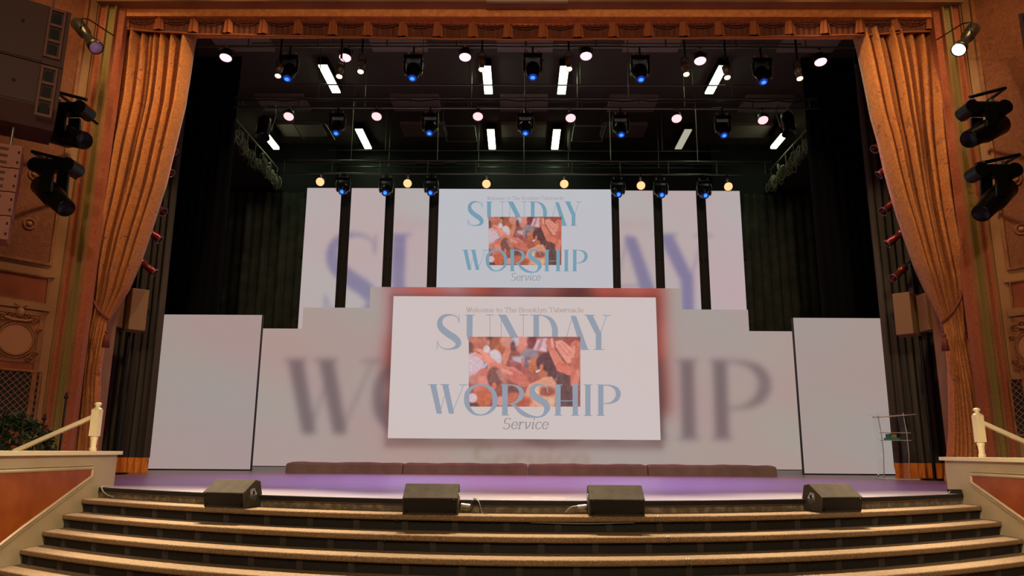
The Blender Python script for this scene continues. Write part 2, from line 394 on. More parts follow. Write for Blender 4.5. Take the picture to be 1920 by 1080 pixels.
WORSHIP = [
 ('l', [(352,655,5),(412,655,5)]), ('l', [(384,655,38),(425,842,34)]), ('l', [(424,845,4),(478,665,4)]), ('l', [(430,655,5),(492,655,5)]), ('l', [(462,655,38),(503,842,34)]), ('l', [(503,845,4),(580,660,4)]), ('l', [(552,657,5),(606,657,5)]),
 ('c', [(690,656,8),(640,670,18),(606,705,28),(600,752,34),(608,796,30),(642,838,18),(690,851,8),(740,836,16),(776,796,28),(782,752,34),(772,705,28),(738,668,18),(690,656,8)]),
 ('l', [(822,656,5),(880,656,5)]), ('l', [(846,656,36),(846,852,36)]), ('l', [(824,852,5),(872,852,5)]),
 ('c', [(860,657,5),(905,661,9),(940,680,24),(954,712,32),(940,748,26),(905,774,10),(866,780,5)]), ('c', [(878,778,5),(910,795,18),(945,828,28),(985,852,26),(1030,863,14),(1070,862,10),(1100,845,20),(1118,806,38)]),
 ('c', [(1120,706,3),(1112,676,5),(1092,660,8),(1062,656,16),(1032,668,28),(1020,698,38),(1038,730,44),(1072,754,44),(1104,776,44),(1118,806,38),(1108,832,28)]), ('l', [(1121,654,4),(1121,708,4)]),
 ('l', [(1160,657,5),(1216,657,5)]), ('l', [(1187,657,34),(1187,853,34)]), ('l', [(1160,853,5),(1216,853,5)]), ('l', [(1187,760,5),(1300,760,5)]),
 ('l', [(1270,657,5),(1326,657,5)]), ('l', [(1298,657,34),(1298,853,34)]), ('l', [(1270,853,5),(1326,853,5)]),
 ('l', [(1352,657,5),(1406,657,5)]), ('l', [(1379,657,34),(1379,854,34)]), ('l', [(1352,854,5),(1406,854,5)]),
 ('l', [(1436,657,5),(1480,657,5)]), ('l', [(1462,657,34),(1462,854,34)]), ('l', [(1436,854,5),(1488,854,5)]), ('c', [(1470,658,5),(1525,663,10),(1562,684,26),(1574,718,32),(1560,752,26),(1522,774,10),(1474,778,4)])]
# ---- a small broad-nib serif alphabet (x right, y up, cap height 1)
def arc(cx, cy, rx, ry, a0, a1, n=9): return [(cx+rx*cos(radians(a0+(a1-a0)*i/n)), cy+ry*sin(radians(a0+(a1-a0)*i/n))) for i in range(n+1)]
GL = {
 'W': (1.15, [[(.02,1),(.22,1)], [(.12,1),(.38,0)], [(.38,0),(.58,.95)], [(.5,1),(.66,1)], [(.58,1),(.80,0)], [(.80,0),(1.02,1)], [(.94,1),(1.1,1)]]),
 'T': (.85, [[(.05,1),(.8,1)], [(.05,1),(.05,.82)], [(.8,1),(.8,.82)], [(.42,1),(.42,0)], [(.28,0),(.57,0)]]),
 'B': (.80, [[(.05,1),(.2,1)], [(.18,1),(.18,0)], [(.05,0),(.2,0)], [(.18,1)]+arc(.42,.77,.22,.23,90,-90)+[(.18,.54)], [(.18,.54)]+arc(.45,.27,.26,.27,90,-90)+[(.18,0)]]),
 'h': (.72, [[(.03,1),(.16,1)], [(.16,1),(.16,0)], [(.05,0),(.28,0)], [(.16,.45)]+arc(.36,.44,.2,.22,150,0)+[(.56,0)], [(.45,0),(.68,0)]]),
 'e': (.60, [arc(.32,.33,.25,.33,5,330), [(.08,.36),(.56,.36)]]),
 'l': (.38, [[(.06,1),(.19,1)], [(.19,1),(.19,0)], [(.06,0),(.32,0)]]),
 'c': (.58, [arc(.32,.33,.25,.33,45,320)]),
 'o': (.66, [arc(.33,.33,.26,.33,0,360,14)]),
 'm': (1.05, [[(.03,.64),(.16,.66)], [(.16,.66),(.16,0)], [(.05,0),(.28,0)], [(.16,.45)]+arc(.34,.44,.18,.22,150,0)+[(.52,0)], [(.52,.45)]+arc(.70,.44,.18,.22,150,0)+[(.88,0)], [(.42,0),(.62,0)], [(.78,0),(1.0,0)]]),
 't': (.45, [[(.2,.88),(.2,.14),(.28,.02),(.4,.06)], [(.05,.64),(.38,.64)]]),
 'r': (.52, [[(.03,.64),(.16,.66)], [(.16,.66),(.16,0)], [(.05,0),(.3,0)], [(.16,.4),(.26,.6),(.38,.66),(.46,.58)]]),
 'k': (.70, [[(.03,1),(.16,1)], [(.16,1),(.16,0)], [(.05,0),(.28,0)], [(.5,.64),(.18,.3)], [(.3,.42),(.58,0)], [(.48,0),(.68,0)], [(.4,.64),(.6,.64)]]),
 'y': (.64, [[(.02,.64),(.22,.64)], [(.12,.64),(.33,.02)], [(.54,.64),(.3,-.12),(.2,-.3),(.08,-.26)], [(.44,.64),(.62,.64)]]),
 'n': (.72, [[(.03,.64),(.16,.66)], [(.16,.66),(.16,0)], [(.05,0),(.28,0)], [(.16,.45)]+arc(.36,.44,.2,.22,150,0)+[(.56,0)], [(.45,0),(.68,0)]]),
 'a': (.62, [[(.1,.52)]+arc(.28,.48,.18,.18,150,0)+[(.46,.1),(.58,.02)], [(.46,.38),(.25,.34),(.08,.18),(.2,.0),(.34,.03),(.46,.14)]]),
 'b': (.68, [[(.03,1),(.16,1)], [(.16,1),(.16,0)], [(.16,.5)]+arc(.36,.33,.24,.33,140,-150)]),
 'u': (.72, [[(.03,.64),(.16,.64)], [(.16,.64),(.16,.2)]+arc(.34,.2,.18,.2,180,340), [(.42,.64),(.55,.64)], [(.55,.64),(.55,.0),(.66,0)]]),
 'S': (.75, [arc(.38,.74,.26,.26,30,250)+arc(.36,.26,.27,.27,60,-150)]),
 'v': (.62, [[(.05,.6),(.14,.64),(.2,.3),(.26,.02)], [(.26,.02),(.46,.25),(.54,.5),(.48,.64)]]),
 'i': (.36, [[(.08,.6),(.18,.64),(.16,.1),(.22,.02),(.3,.08)], [(.18,.86),(.2,.94)]]),
 ' ': (.40, [])}
def textstrokes(txt, x0, x1, ybase, cap, slant=0, thick=.13, thin=.055):
    adv = sum(GL[c][0] for c in txt); sx = (x1-x0)/adv; out = []; x = x0
    for c in txt:
        a, st_ = GL[c]
        for pl in st_:
            pts = [(x+px*sx+slant*py*cap, ybase-py*cap) for px, py in pl]
            for i in range(len(pts)-1):
                dx, dy = pts[i+1][0]-pts[i][0], pts[i+1][1]-pts[i][1]; L_ = hypot(dx, dy) or 1
                wd = (thin+(thick-thin)*abs(dy)/L_)*cap
                ex, ey = dx/L_*wd*.25, dy/L_*wd*.25
                out.append(('l', [(pts[i][0]-ex, pts[i][1]-ey, wd), (pts[i+1][0]+ex, pts[i+1][1]+ey, wd)]))
        x += a*sx
    return out
WELCOME = textstrokes('Welcome to The Brooklyn Tabernacle', 596, 1350, 190, 30, thick=.17, thin=.08)
SERVICE = textstrokes('Service', 826, 1122, 941, 70, .18, .12, .05)

def smooth(pts, n=5):
    out = []
    for i in range(len(pts)-1):
        p0, p1, p2, p3 = pts[max(i-1, 0)], pts[i], pts[i+1], pts[min(i+2, len(pts)-1)]
        for k in range(n):
            t = k/n
            out.append(tuple(.5*((2*b)+(c-a)*t+(2*a-5*b+4*c-d)*t*t+(3*b-a-3*c+d)*t**3) for a, b, c, d in zip(p0, p1, p2, p3)))
    return out+[pts[-1]]
def quads(stroke):
    """left/right edge points of a stroke"""
    k, pts = stroke; pts = smooth(pts) if k == 'c' else pts
    horiz = k == 'l'
    res = []
    for i, (x, y, wd) in enumerate(pts):
        a, b = pts[max(i-1, 0)], pts[min(i+1, len(pts)-1)]
        dx, dy = b[0]-a[0], b[1]-a[1]; L_ = hypot(dx, dy) or 1
        if horiz and wd > 20 and abs(dy) > abs(dx): res.append(((x-wd/2, y), (x+wd/2, y)))     # thick stems are cut level
        else: res.append(((x-dy/L_*wd/2, y+dx/L_*wd/2), (x+dy/L_*wd/2, y-dx/L_*wd/2)))
    return res
YM = 21.3                     # plane of the main screen
def m2w(p):                   # enlargement coordinates -> metres on the main screen
    q = P(*Z5(*p), Y=YM); return (q[0], q[2])
MAIN = dict(x0=-3.764, x1=3.824, z0=.797, z1=4.836)
UP = dict(x0=-2.648, x1=2.735, z0=5.330, z1=8.48)
def to_up(p):                 # the same artwork on the upper centre screen
    u = (p[0]-MAIN['x0'])/(MAIN['x1']-MAIN['x0']); v = (p[1]-MAIN['z0'])/(MAIN['z1']-MAIN['z0'])
    return (UP['x0']+(UP['x1']-UP['x0'])*u, UP['z0']+(UP['z1']-UP['z0'])*v)
ident = lambda p: p
def letters(strokes, name, mt, parent, B, y, f):
    b = MB()
    for s_ in strokes:
        q = quads(s_); vs = []
        for l, r in q:
            for e in (l, r): a = f(m2w(e)); vs.append((a[0], y, a[1]))
        b.add(vs, [(2*i, 2*i+1, 2*i+3, 2*i+2) for i in range(len(q)-1)])
    return b.build(name, mt, parent, B)

# ---- the congregation picture, painted on a small grid (enlargement of 6.748x)
def blur(a, s):
    n = int(3*s)+1; k = np.exp(-.5*(np.arange(-n, n+1)/s)**2); k /= k.sum()
    for ax in (0, 1): a = np.apply_along_axis(lambda r: np.convolve(np.pad(r, n, mode='edge'), k, 'valid'), ax, a)
    return a
PW, PH = 211, 132
def paint():
    img = np.zeros((PH, PW, 3)); xx, yy = np.meshgrid(65+np.arange(PW)*(1405/(PW-1)), 80+np.arange(PH)*(880/(PH-1)))
    img[:] = (150, 84, 70)
    def put(mask, c): img[:] = img*(1-mask[..., None]) + np.array(c, float)*mask[..., None]
    def sm(d, s): return np.clip(.5-d/s, 0, 1)
    def E(cx, cy, rx, ry, c, s=10, a=0):
        ca, sa = cos(radians(a)), sin(radians(a)); X_, Y_ = xx-cx, yy-cy
        X2, Y2 = X_*ca+Y_*sa, -X_*sa+Y_*ca
        d = (np.sqrt((X2/rx)**2+(Y2/ry)**2)-1)*min(rx, ry); put(sm(d, s), c)
    def C(ax, ay, bx, by, w0, w1, c, s=8):
        dx, dy = bx-ax, by-ay; t = np.clip(((xx-ax)*dx+(yy-ay)*dy)/(dx*dx+dy*dy), 0, 1)
        d = np.hypot(xx-ax-t*dx, yy-ay-t*dy)-(w0+(w1-w0)*t)/2; put(sm(d, s), c)
    def G(pts, c, s=10):
        ins = np.zeros(xx.shape, bool); dm = np.full(xx.shape, 1e9); n = len(pts)
        for i in range(n):
            (x0, y0), (x1, y1) = pts[i], pts[(i+1) % n]
            cnd = ((y0 > yy) != (y1 > yy)) & (xx < (x1-x0)*(yy-y0)/((y1-y0) or 1e-9)+x0); ins ^= cnd
            dx, dy = x1-x0, y1-y0; t = np.clip(((xx-x0)*dx+(yy-y0)*dy)/(dx*dx+dy*dy+1e-9), 0, 1)
            dm = np.minimum(dm, np.hypot(xx-x0-t*dx, yy-y0-t*dy))
        put(sm(np.where(ins, -dm, dm), s), c)
    E(180,150,110,120,(186,104,80)); E(120,110,60,50,(200,116,92),30); E(350,150,50,100,(116,70,56),20); E(312,150,20,34,(205,122,98)); E(85,210,40,60,(110,74,60),20)
    E(450,200,110,140,(160,84,58),40); E(540,140,80,80,(204,136,114),40); C(575,210,500,400,70,90,(206,126,100)); E(440,240,60,60,(180,96,60),40)
    E(745,140,90,80,(220,140,118),20); E(645,140,50,60,(178,182,190),20); E(860,140,60,100,(120,58,54),30); E(730,230,60,60,(212,128,108),30); E(620,200,30,70,(110,66,60),20)
    G([(870,250),(930,110),(1060,95),(1045,270)],(206,172,174),20); E(960,180,16,90,(170,110,110),30,20)
    E(830,310,110,80,(142,126,132),20); E(800,400,80,70,(118,100,106),20); G([(610,330),(760,330),(760,420),(620,400)],(176,168,176),30)
    G([(60,300),(150,270),(260,400),(230,620),(60,620)],(204,178,184),16); E(390,350,90,110,(204,190,192),16); E(290,240,44,55,(206,190,188),16); C(300,400,260,460,40,30,(170,190,215))
    for a in ((170,245,300,330),(140,280,290,360),(200,240,320,320),(150,310,280,370)): C(*a,22,40,(226,146,126))
    C(270,340,400,450,90,110,(224,142,120)); C(380,480,640,560,170,150,(208,120,98)); C(620,560,760,640,150,150,(196,104,84)); C(480,500,600,540,40,40,(222,150,130),30); C(600,470,740,540,40,40,(206,120,104))
    E(250,700,130,220,(200,112,92)); E(250,640,80,60,(216,134,116),40); E(385,590,90,130,(124,78,68),20); C(440,520,520,660,60,60,(176,116,100),30); E(385,700,28,46,(208,112,88)); E(120,620,60,60,(190,120,104),30)
    E(250,850,110,110,(190,96,62),30); E(110,850,60,60,(204,180,182)); G([(80,915),(180,915),(190,955),(70,955)],(88,62,60)); E(470,800,70,100,(150,80,60),30); E(460,890,50,60,(214,142,130),20)
    E(640,760,90,70,(116,70,58),30); E(640,860,110,80,(190,100,70),30)
    for a in ((590,390,700,450),(590,420,700,480),(610,385,720,440)): C(*a,22,50,(170,92,82))
    C(690,450,770,510,80,80,(150,80,72)); C(738,360,752,450,28,34,(196,110,100)); C(760,500,930,640,80,100,(172,92,78)); C(860,600,1000,680,110,110,(166,86,70))
    E(880,420,58,90,(186,106,70)); E(830,390,24,16,(200,140,110)); E(860,480,50,40,(180,98,62)); E(1055,410,140,130,(92,56,54),14); E(1100,540,80,80,(88,56,54),16); E(980,470,22,46,(206,110,86)); E(1000,560,60,60,(184,102,66),20); C(920,520,960,500,30,20,(222,200,200))
    G([(820,680),(960,620),(1000,590),(1110,580),(1175,680),(1150,960),(790,960),(760,820)],(214,150,116),14); E(1050,770,110,60,(150,76,60),40); E(900,760,60,80,(226,176,140),40); E(1060,900,90,60,(216,170,130),40); E(760,900,90,70,(176,84,60),40)
    G([(1190,520),(1350,560),(1380,960),(1150,960),(1170,680)],(96,66,62),12)
    C(1080,150,1130,290,90,80,(202,110,90)); C(1130,290,1230,470,90,120,(214,124,100)); C(1230,450,1320,510,130,110,(208,112,86)); C(1110,110,1125,200,30,40,(224,150,130))
    E(1420,140,130,80,(150,72,58),20); C(1420,200,1400,660,150,110,(196,106,86)); C(1395,210,1370,330,30,40,(226,150,124))
    for a in ((1170,150,1330,320),(1200,140,1350,290),(1230,140,1370,270),(1170,190,1320,380)): C(*a,36,70,(226,146,124))
    C(1200,180,1320,330,6,8,(184,96,80)); C(1235,160,1350,290,6,8,(184,96,80)); E(1425,420,40,90,(180,92,72),30); C(1440,520,1400,680,60,70,(210,124,100),20)
    for c in range(3): img[..., c] = blur(img[..., c], .6)
    nz = blur(rng.normal(0, 26, (PH, PW)), 2.2)+blur(rng.normal(0, 9, (PH, PW)), .8); img = img*.90+np.array((14, 14, 16))+nz[..., None]*np.array((1.1, .95, .9))
    return img
PIC = paint()
def colored(o, cols):
    a = o.data.color_attributes.new('Col', 'FLOAT_COLOR', 'POINT')
    a.data.foreach_set('color', np.concatenate([s2l(np.clip(cols, 0, 255)), np.ones((len(cols), 1))], 1).astype('f').ravel())
def picture(parent, B, y, f, mt, tint):
    b = MB(); c = []
    def cell(u, v):
        px, py = 879+u*209, 631.5+v*131
        q = P(px, py, Y=YM); a = f((q[0], q[2])); return (a[0], y, a[1])
    b.grid(cell, PW-1, PH-1, False)
    o = b.build('picture', mt, parent, B); colored(o, PIC.reshape(-1, 3)*np.array(tint[0])+np.array(tint[1])); return o

# ---- raster of the artwork for the enlarged, blurred copies behind
RX0, RX1, RZ0, RZ1, RS = -3.4, 3.4, .9, 4.9, .016
rx = np.arange(RX0, RX1, RS); rz = np.arange(RZ0, RZ1, RS)
GX, GZ = np.meshgrid(rx, rz)
def cover(strokes):
    acc = np.zeros(GX.shape)
    for s_ in strokes:
        q = [(m2w(l), m2w(r)) for l, r in quads(s_)]
        for i in range(len(q)-1):
            (a, b), (c, d) = q[i], q[i+1]; pl = (a, b, d, c)
            x0, x1 = min(p[0] for p in pl)-RS, max(p[0] for p in pl)+RS; z0, z1 = min(p[1] for p in pl)-RS, max(p[1] for p in pl)+RS
            i0, i1 = max(int((x0-RX0)/RS), 0), int((x1-RX0)/RS)+2; j0, j1 = max(int((z0-RZ0)/RS), 0), int((z1-RZ0)/RS)+2
            X_, Z_ = GX[j0:j1, i0:i1], GZ[j0:j1, i0:i1]
            if not X_.size: continue
            sg = []
            for k in range(4):
                p0, p1 = pl[k], pl[(k+1) % 4]; L_ = hypot(p1[0]-p0[0], p1[1]-p0[1]) or 1e-9
                sg.append(((p1[0]-p0[0])*(Z_-p0[1])-(p1[1]-p0[1])*(X_-p0[0]))/L_)
            sg = np.array(sg); mn, mx = sg.min(0), -sg.max(0)
            acc[j0:j1, i0:i1] = np.maximum(acc[j0:j1, i0:i1], np.clip(np.maximum(mn, mx)/RS+.5, 0, 1))
    return acc
lowc = blur(cover(WORSHIP), 2.0); lows = blur(cover(SERVICE), 1.6)
upc = blur(cover(SUNDAY), 1.6); upw = blur(cover(WELCOME), 2.6)
pa, pb = P(879, 631.5, Y=YM), P(1088, 762.5, Y=YM)
pim = np.zeros(GX.shape+(4,))
ui = (GX-pa[0])/(pb[0]-pa[0]); vi = (GZ-pa[2])/(pb[2]-pa[2]); ins = (ui >= 0) & (ui <= 1) & (vi >= 0) & (vi <= 1)
pim[ins, :3] = PIC[(vi[ins]*(PH-1)).astype(int), (ui[ins]*(PW-1)).astype(int)]; pim[ins, 3] = 1
pim[..., :3] *= pim[..., 3:]
pimb = np.stack([blur(pim[..., i], 4.5) for i in range(4)], -1)
def samp(a, X_, Z_):
    fx = np.clip((X_-RX0)/RS, 0, len(rx)-1.001); fz = np.clip((Z_-RZ0)/RS, 0, len(rz)-1.001)
    i, j = fx.astype(int), fz.astype(int); u, v = fx-i, fz-j
    if a.ndim == 3: u, v = u[..., None], v[..., None]
    r = a[j, i]*(1-u)*(1-v)+a[j, i+1]*u*(1-v)+a[j+1, i]*(1-u)*v+a[j+1, i+1]*u*v
    ok = (X_ > RX0) & (X_ < RX1) & (Z_ > RZ0) & (Z_ < RZ1)
    return r*(ok[..., None] if a.ndim == 3 else ok)
def fit(m0, w0, m1, w1, Y):
    A, Bq = m2w(m0), m2w(m1); a, b_ = P(*w0, Y=Y), P(*w1, Y=Y)
    sx = (b_[0]-a[0])/(Bq[0]-A[0]); sz = (b_[2]-a[2])/(Bq[1]-A[1])
    return lambda X_, Z_: (A[0]+(X_-a[0])/sx, A[1]+(Z_-a[2])/sz)
lowmap = fit((352, 655), (531, 675), (1574, 852), (1438, 821), 21.5)
upmap = fit((405, 206), (610, 439), (1448, 430), (1290, 592), 22.3)
def pastel(X_, Z_, base, amp=1.0):
    """the slow diagonal pink and grey wash shown by the LED surfaces"""
    t = (X_*.55+Z_*1.1); u = (X_*.9-Z_*.7)
    w1 = np.sin(t*1.3+.7*np.sin(u*.5)+1)*np.sin(u*.62+.4); w2 = np.sin(t*2.9+u*.35)*.5
    d = np.stack([w1*4+w2*2, -w1*3-w2*2, -w1*2.5+np.sin(u*.8)*2], -1)*amp
    return np.array(base, float)+d
YL, YU, YS = 21.5, 22.3, 17.4
def low_color(X_, Z_):
    c = pastel(X_, Z_, (168, 149, 143)); ax, az = lowmap(X_, Z_)
    im = samp(pimb, ax, az); al = np.clip(im[..., 3:], 0, 1); c = c*(1-al*.9)+im[..., :3]*np.array((.86, .62, .62))*.9
    k = samp(lowc, ax, az)[..., None]; c = c*(1-k*.72)+np.array((100, 84, 88))*k*.72
    k = samp(lows, ax, az)[..., None]*.6; c = c*(1-k)+np.array((132, 112, 88))*k
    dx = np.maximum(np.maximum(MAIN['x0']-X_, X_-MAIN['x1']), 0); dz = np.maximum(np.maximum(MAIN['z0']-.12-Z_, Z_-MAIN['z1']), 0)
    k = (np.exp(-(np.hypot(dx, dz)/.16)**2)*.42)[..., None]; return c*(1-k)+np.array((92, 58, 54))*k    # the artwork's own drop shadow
def up_color(X_, Z_):
    c = pastel(X_, Z_, (182, 166, 167)); ax, az = upmap(X_, Z_)
    k = samp(upc, ax, az)[..., None]*.72; c = c*(1-k)+np.array((108, 102, 142))*k
    k = samp(upw, ax, az)[..., None]*.35; return c*(1-k)+np.array((170, 130, 130))*k
def side_color(X_, Z_): return pastel(X_, Z_, (162, 145, 141), .9)
def face(name, xsv, zsv, y, fn, mt, parent, B, keep=None):
    XX, ZZ = np.meshgrid(np.array(xsv), np.array(zsv)); nu, nv = len(xsv), len(zsv)
    vs = np.stack([XX.ravel(), np.full(XX.size, y), ZZ.ravel()], 1); fs = []
    for j in range(nv-1):
        for i in range(nu-1):
            if keep is None or keep((xsv[i]+xsv[i+1])/2, (zsv[j]+zsv[j+1])/2): fs.append((j*nu+i, j*nu+i+1, (j+1)*nu+i+1, (j+1)*nu+i))
    b = MB(); b.v = [tuple(v) for v in vs]; b.f = fs; b.sm = [False]*len(fs)
    o = b.build(name, mt, parent, B); colored(o, fn(XX, ZZ).reshape(-1, 3)); return o
LED = display_mat('led_display'); LEDP = display_mat('led_picture', 1, False)

# ================================================================== SCREENS
# wide stepped wall of LED panels
def steps(x, z): return z < 3.9 or (z < 4.525 and -6.42 < x < 6.52) or (z < 5.15 and -4.49 < x < 4.595)
B = (0, YL, 0)
o = MB().prism([(-7.72, 0), (7.80, 0), (7.80, 3.9), (6.52, 3.9), (6.52, 4.525), (4.595, 4.525), (4.595, 5.15), (-4.49, 5.15), (-4.49, 4.525), (-6.42, 4.525), (-6.42, 3.9), (-7.72, 3.9)], 'Y', YL, YL+.12).build('video_wall', 'frame', None, B)
tag(o, 'wide stepped LED wall with huge blurred grey letters at the back of the stage', 'video wall')
gx = sorted(set(np.linspace(-7.70, 7.78, 250).round(4).tolist()+[-6.42, 6.52, 4.595, -4.49])); gz = sorted(set(np.linspace(.02, 5.15, 86).round(4).tolist()+[3.9, 4.525]))
face('display', gx, gz, YL-.004, low_color, LED, o, B, steps)
# main screen
B = (0, YM, MAIN['z0'])
o = MB().box(MAIN['x0'], MAIN['x1'], YM, YL-.006, MAIN['z0'], MAIN['z1']).build('video_screen', 'frame', None, B)
tag(o, 'large lower centre screen reading SUNDAY WORSHIP Service in blue-grey on warm white', 'screen', 'centre screens with the service title')
face('display', np.linspace(MAIN['x0'], MAIN['x1'], 12), np.linspace(MAIN['z0'], MAIN['z1'], 8), YM-.003, lambda a, b: pastel(a, b, (203, 189, 187), .25), LED, o, B)
e1, e2, e3 = emis('letter_blue_grey', (140, 150, 166), 1, False), emis('letter_taupe', (168, 152, 146), 1, False), emis('letter_grey', (146, 140, 140), 1, False)
letters(WELCOME, 'lettering', e2, o, B, YM-.006, ident); letters(SUNDAY, 'lettering', e1, o, B, YM-.008, ident)
picture(o, B, YM-.011, ident, LEDP, ((1.0, .97, .97), (8, 8, 10)))
letters(WORSHIP, 'lettering', e1, o, B, YM-.014, ident); letters(SERVICE, 'lettering', e3, o, B, YM-.006, ident)
# posts that carry the upper screens
for i, x in enumerate((-5.55, -4.165, -2.795, 2.85, 4.17, 5.52)):
    b = MB().box(x-.15, x+.15, YU+.06, YU+.30, 0, 8.52)
    for s in (-1, 1): b.box(x+s*.13-.02, x+s*.13+.02, YU+.03, YU+.06, .1, 8.5)
    o = b.build('support_post', 'frame', None, (x, YU+.2, 0))
    MB().box(x-.014, x+.014, YU+.050, YU+.06, 4.2, 8.5).build('slotted_channel', M['slotted'], o, (x, YU+.2, 0))
    tag(o, 'tall dark perforated post between upper LED strips, %s of six' % ordn(i, 6), 'post', 'dark posts between the upper screens')
# upper strips and centre screen
for i, (x0, x1) in enumerate(((-6.78, -5.705), (-5.385, -4.31), (-4.025, -2.94), (2.965, 4.03), (4.305, 5.37), (5.665, 6.73))):
    B = ((x0+x1)/2, YU, 3.95)
    o = MB().box(x0-.012, x1+.012, YU, YU+.035, 3.95, 8.45).build('led_strip', 'frame', None, B)
    for zz in (4.2, 6.2, 8.2): MB().box(x0-.10, x1+.10, YU+.036, YU+.058, zz, zz+.08).build('mounting_bar', 'black', o, B)
    tag(o, 'narrow upper LED strip showing %s, %s of six' % (['blurred S edge', 'blurred blue S', 'blurred upright bar', 'blurred slanting stroke', 'blurred Y', 'plain pale pink'][i], ordn(i, 6)), 'screen', 'narrow upper LED strips')
    face('display', np.linspace(x0, x1, 30), np.linspace(3.96, 8.44 if i > 2 else 8.49, 110), YU-.004, up_color, LED, o, B)
B = (0, YU, UP['z0'])
o = MB().box(UP['x0'], UP['x1'], YU, YU+.055, UP['z0']-.4, UP['z1']).build('video_screen', 'frame', None, B)
tag(o, 'smaller upper centre screen reading SUNDAY WORSHIP Service in teal on cool white', 'screen', 'centre screens with the service title')
face('display', np.linspace(UP['x0']+.005, UP['x1']-.005, 12), np.linspace(UP['z0']-.4, UP['z1']-.005, 8), YU-.003, lambda a, b: pastel(a, b, (188, 187, 194), .25), LED, o, B)
MB().box(-2.8, 2.86, YU+.03, YU+.058, 8.0, 8.08).build('mounting_bar', 'black', o, B)
e4, e5, e6 = emis('letter_teal', (112, 152, 172), 1, False), emis('letter_pale_grey', (160, 158, 164), 1, False), emis('letter_grey_italic', (140, 142, 148), 1, False)
letters(WELCOME, 'lettering', e5, o, B, YU-.006, to_up); letters(SUNDAY, 'lettering', e4, o, B, YU-.008, to_up)
picture(o, B, YU-.011, to_up, LEDP, ((1, .98, .98), (0, 0, 0)))
letters(WORSHIP, 'lettering', e4, o, B, YU-.014, to_up); letters(SERVICE, 'lettering', e6, o, B, YU-.006, to_up)
# freestanding side screens
for s, x0, x1, lb in ((-1, -8.5, -6.17, 'left'), (1, 6.285, 8.5, 'right')):
    B = ((x0+x1)/2, YS, 0)
    o = MB().box(x0, x1, YS, YS+.10, 0, 3.58).build('side_screen', 'frame', None, B)
    face('display', np.linspace(x0+.012 if s > 0 else x0, x1-.012, 40), np.linspace(.03, 3.57, 50), YS-.004, side_color, LED, o, B)
    b = MB()
    for xx in (x0+.4, x1-.4): b.box(xx-.03, xx+.03, YS+.101, YS+.75, 0, .05); b.cyl((xx, YS+.70, .03), (xx, YS+.10, 2.6), .025)
    b.build('brace', 'black', o, B)
    tag(o, 'plain pale pink-grey freestanding LED panel at the %s of the stage' % lb, 'screen', 'side screens')
# brown cloth covers laid along the foot of the wall
for i, (x0, x1) in enumerate(((-4.96, -2.53), (-2.51, .07), (.09, 2.55), (2.57, 5.22))):
    b = MB()
    ph = i*1.7
    def fn(u, v, x0=x0, x1=x1, ph=ph):
        x = x0+(x1-x0)*u; k = min(u, 1-u)*(x1-x0); wob = .012*sin(x*5+ph)+.006*sin(x*13+ph*2)
        pts = [(0, .0), (.015, .10), (.03, .19), (.10, .215), (.35, .22), (.58, .21), (.66, .10), (.68, .0)]
        t = v*(len(pts)-1); j = min(int(t), len(pts)-2); f = t-j
        dy = pts[j][0]*(1-f)+pts[j+1][0]*f; z = pts[j][1]*(1-f)+pts[j+1][1]*f
        fl = max(0, .08-k)/.08
        return (x, 16.0+dy-wob*(v < .3)-.02*(1-v)*(1-fl), z*(1-.10*fl)+wob*.5*(z > .1))
    b.grid(fn, 60, 21)
    b.add([fn(0, v/21) for v in range(22)], [tuple(range(22))]); b.add([fn(1, v/21) for v in range(22)], [tuple(range(21, -1, -1))])
    o = b.build('cloth_covered_box', 'cover', None, ((x0+x1)/2, 16.3, 0))
    tag(o, 'long low box under brown cloth before the LED wall, %s of four' % ORD[i] if i < 3 else 'long low box under brown cloth before the LED wall, rightmost of four', 'covered box', 'low cloth-covered boxes')

# ================================================================== CURTAINS AND DRAPES
def interp(tbl, z):
    tbl = sorted(tbl)
    if z <= tbl[0][0]: return tbl[0][1]
    for (a, p), (b, q) in zip(tbl, tbl[1:]):
        if z <= b:
            t = (z-a)/(b-a); return p+(q-p)*t
    return tbl[-1][1]
YC = 13.12
def curtain(s, inner_px, outer_px, tie_z, nf):
    """swagged house curtain: folds converge on the tie-back and fan out below it"""
    it = [(P(x, y, Y=YC)[2], P(x, y, Y=YC)[0]) for x, y in inner_px]; ot = [(P(x, y, Y=YC)[2], P(x, y, Y=YC)[0]) for x, y in outer_px]
    it = [(max(z, 0.01), x) for z, x in it]; ot = [(max(z, 0.01), x) for z, x in ot]
    rs = np.random.default_rng(3+s); ph = rs.uniform(0, 6.28, nf); am = rs.uniform(.6, 1.25, nf)
    wv = np.cumsum(rs.uniform(.45, 1.6, nf)); wv = np.concatenate([[0], wv/wv[-1]])
    ztop = 8.27
    def fn(u, v):
        z = .01+(ztop-.01)*v
        xi, xo = interp(it, z), interp(ot, z)
        k = max(0, 1-abs(z-tie_z)/1.6) if z > tie_z else max(0, 1-(tie_z-z)/1.1)
        # gather: above the tie the cloth bellies toward the outer edge
        uu = u
        wfull = abs(xi-xo)
        f = np.searchsorted(wv, uu, 'right')-1; f = min(max(f, 0), nf-1)
        t = (uu-wv[f])/(wv[f+1]-wv[f])
        prof_ = max(sin(pi*t), 0)**.75*am[f]
        sub = .10*sin(2*pi*t+ph[f]+z*.35)*sin(pi*t)
        amp = .11+.22*min(1, max(0, (z-tie_z)/.8))
        y = YC-amp*(prof_+sub)*(1-.35*k)
        x = xo+(xi-xo)*uu+.05*sin(z*.9+uu*3)*sin(pi*uu)*(1-k)
        if z > 8.0: y += (z-8.0)*.12
        return (x, y, z)
    b = MB(); b.grid(fn, nf*14, 110)
    return b
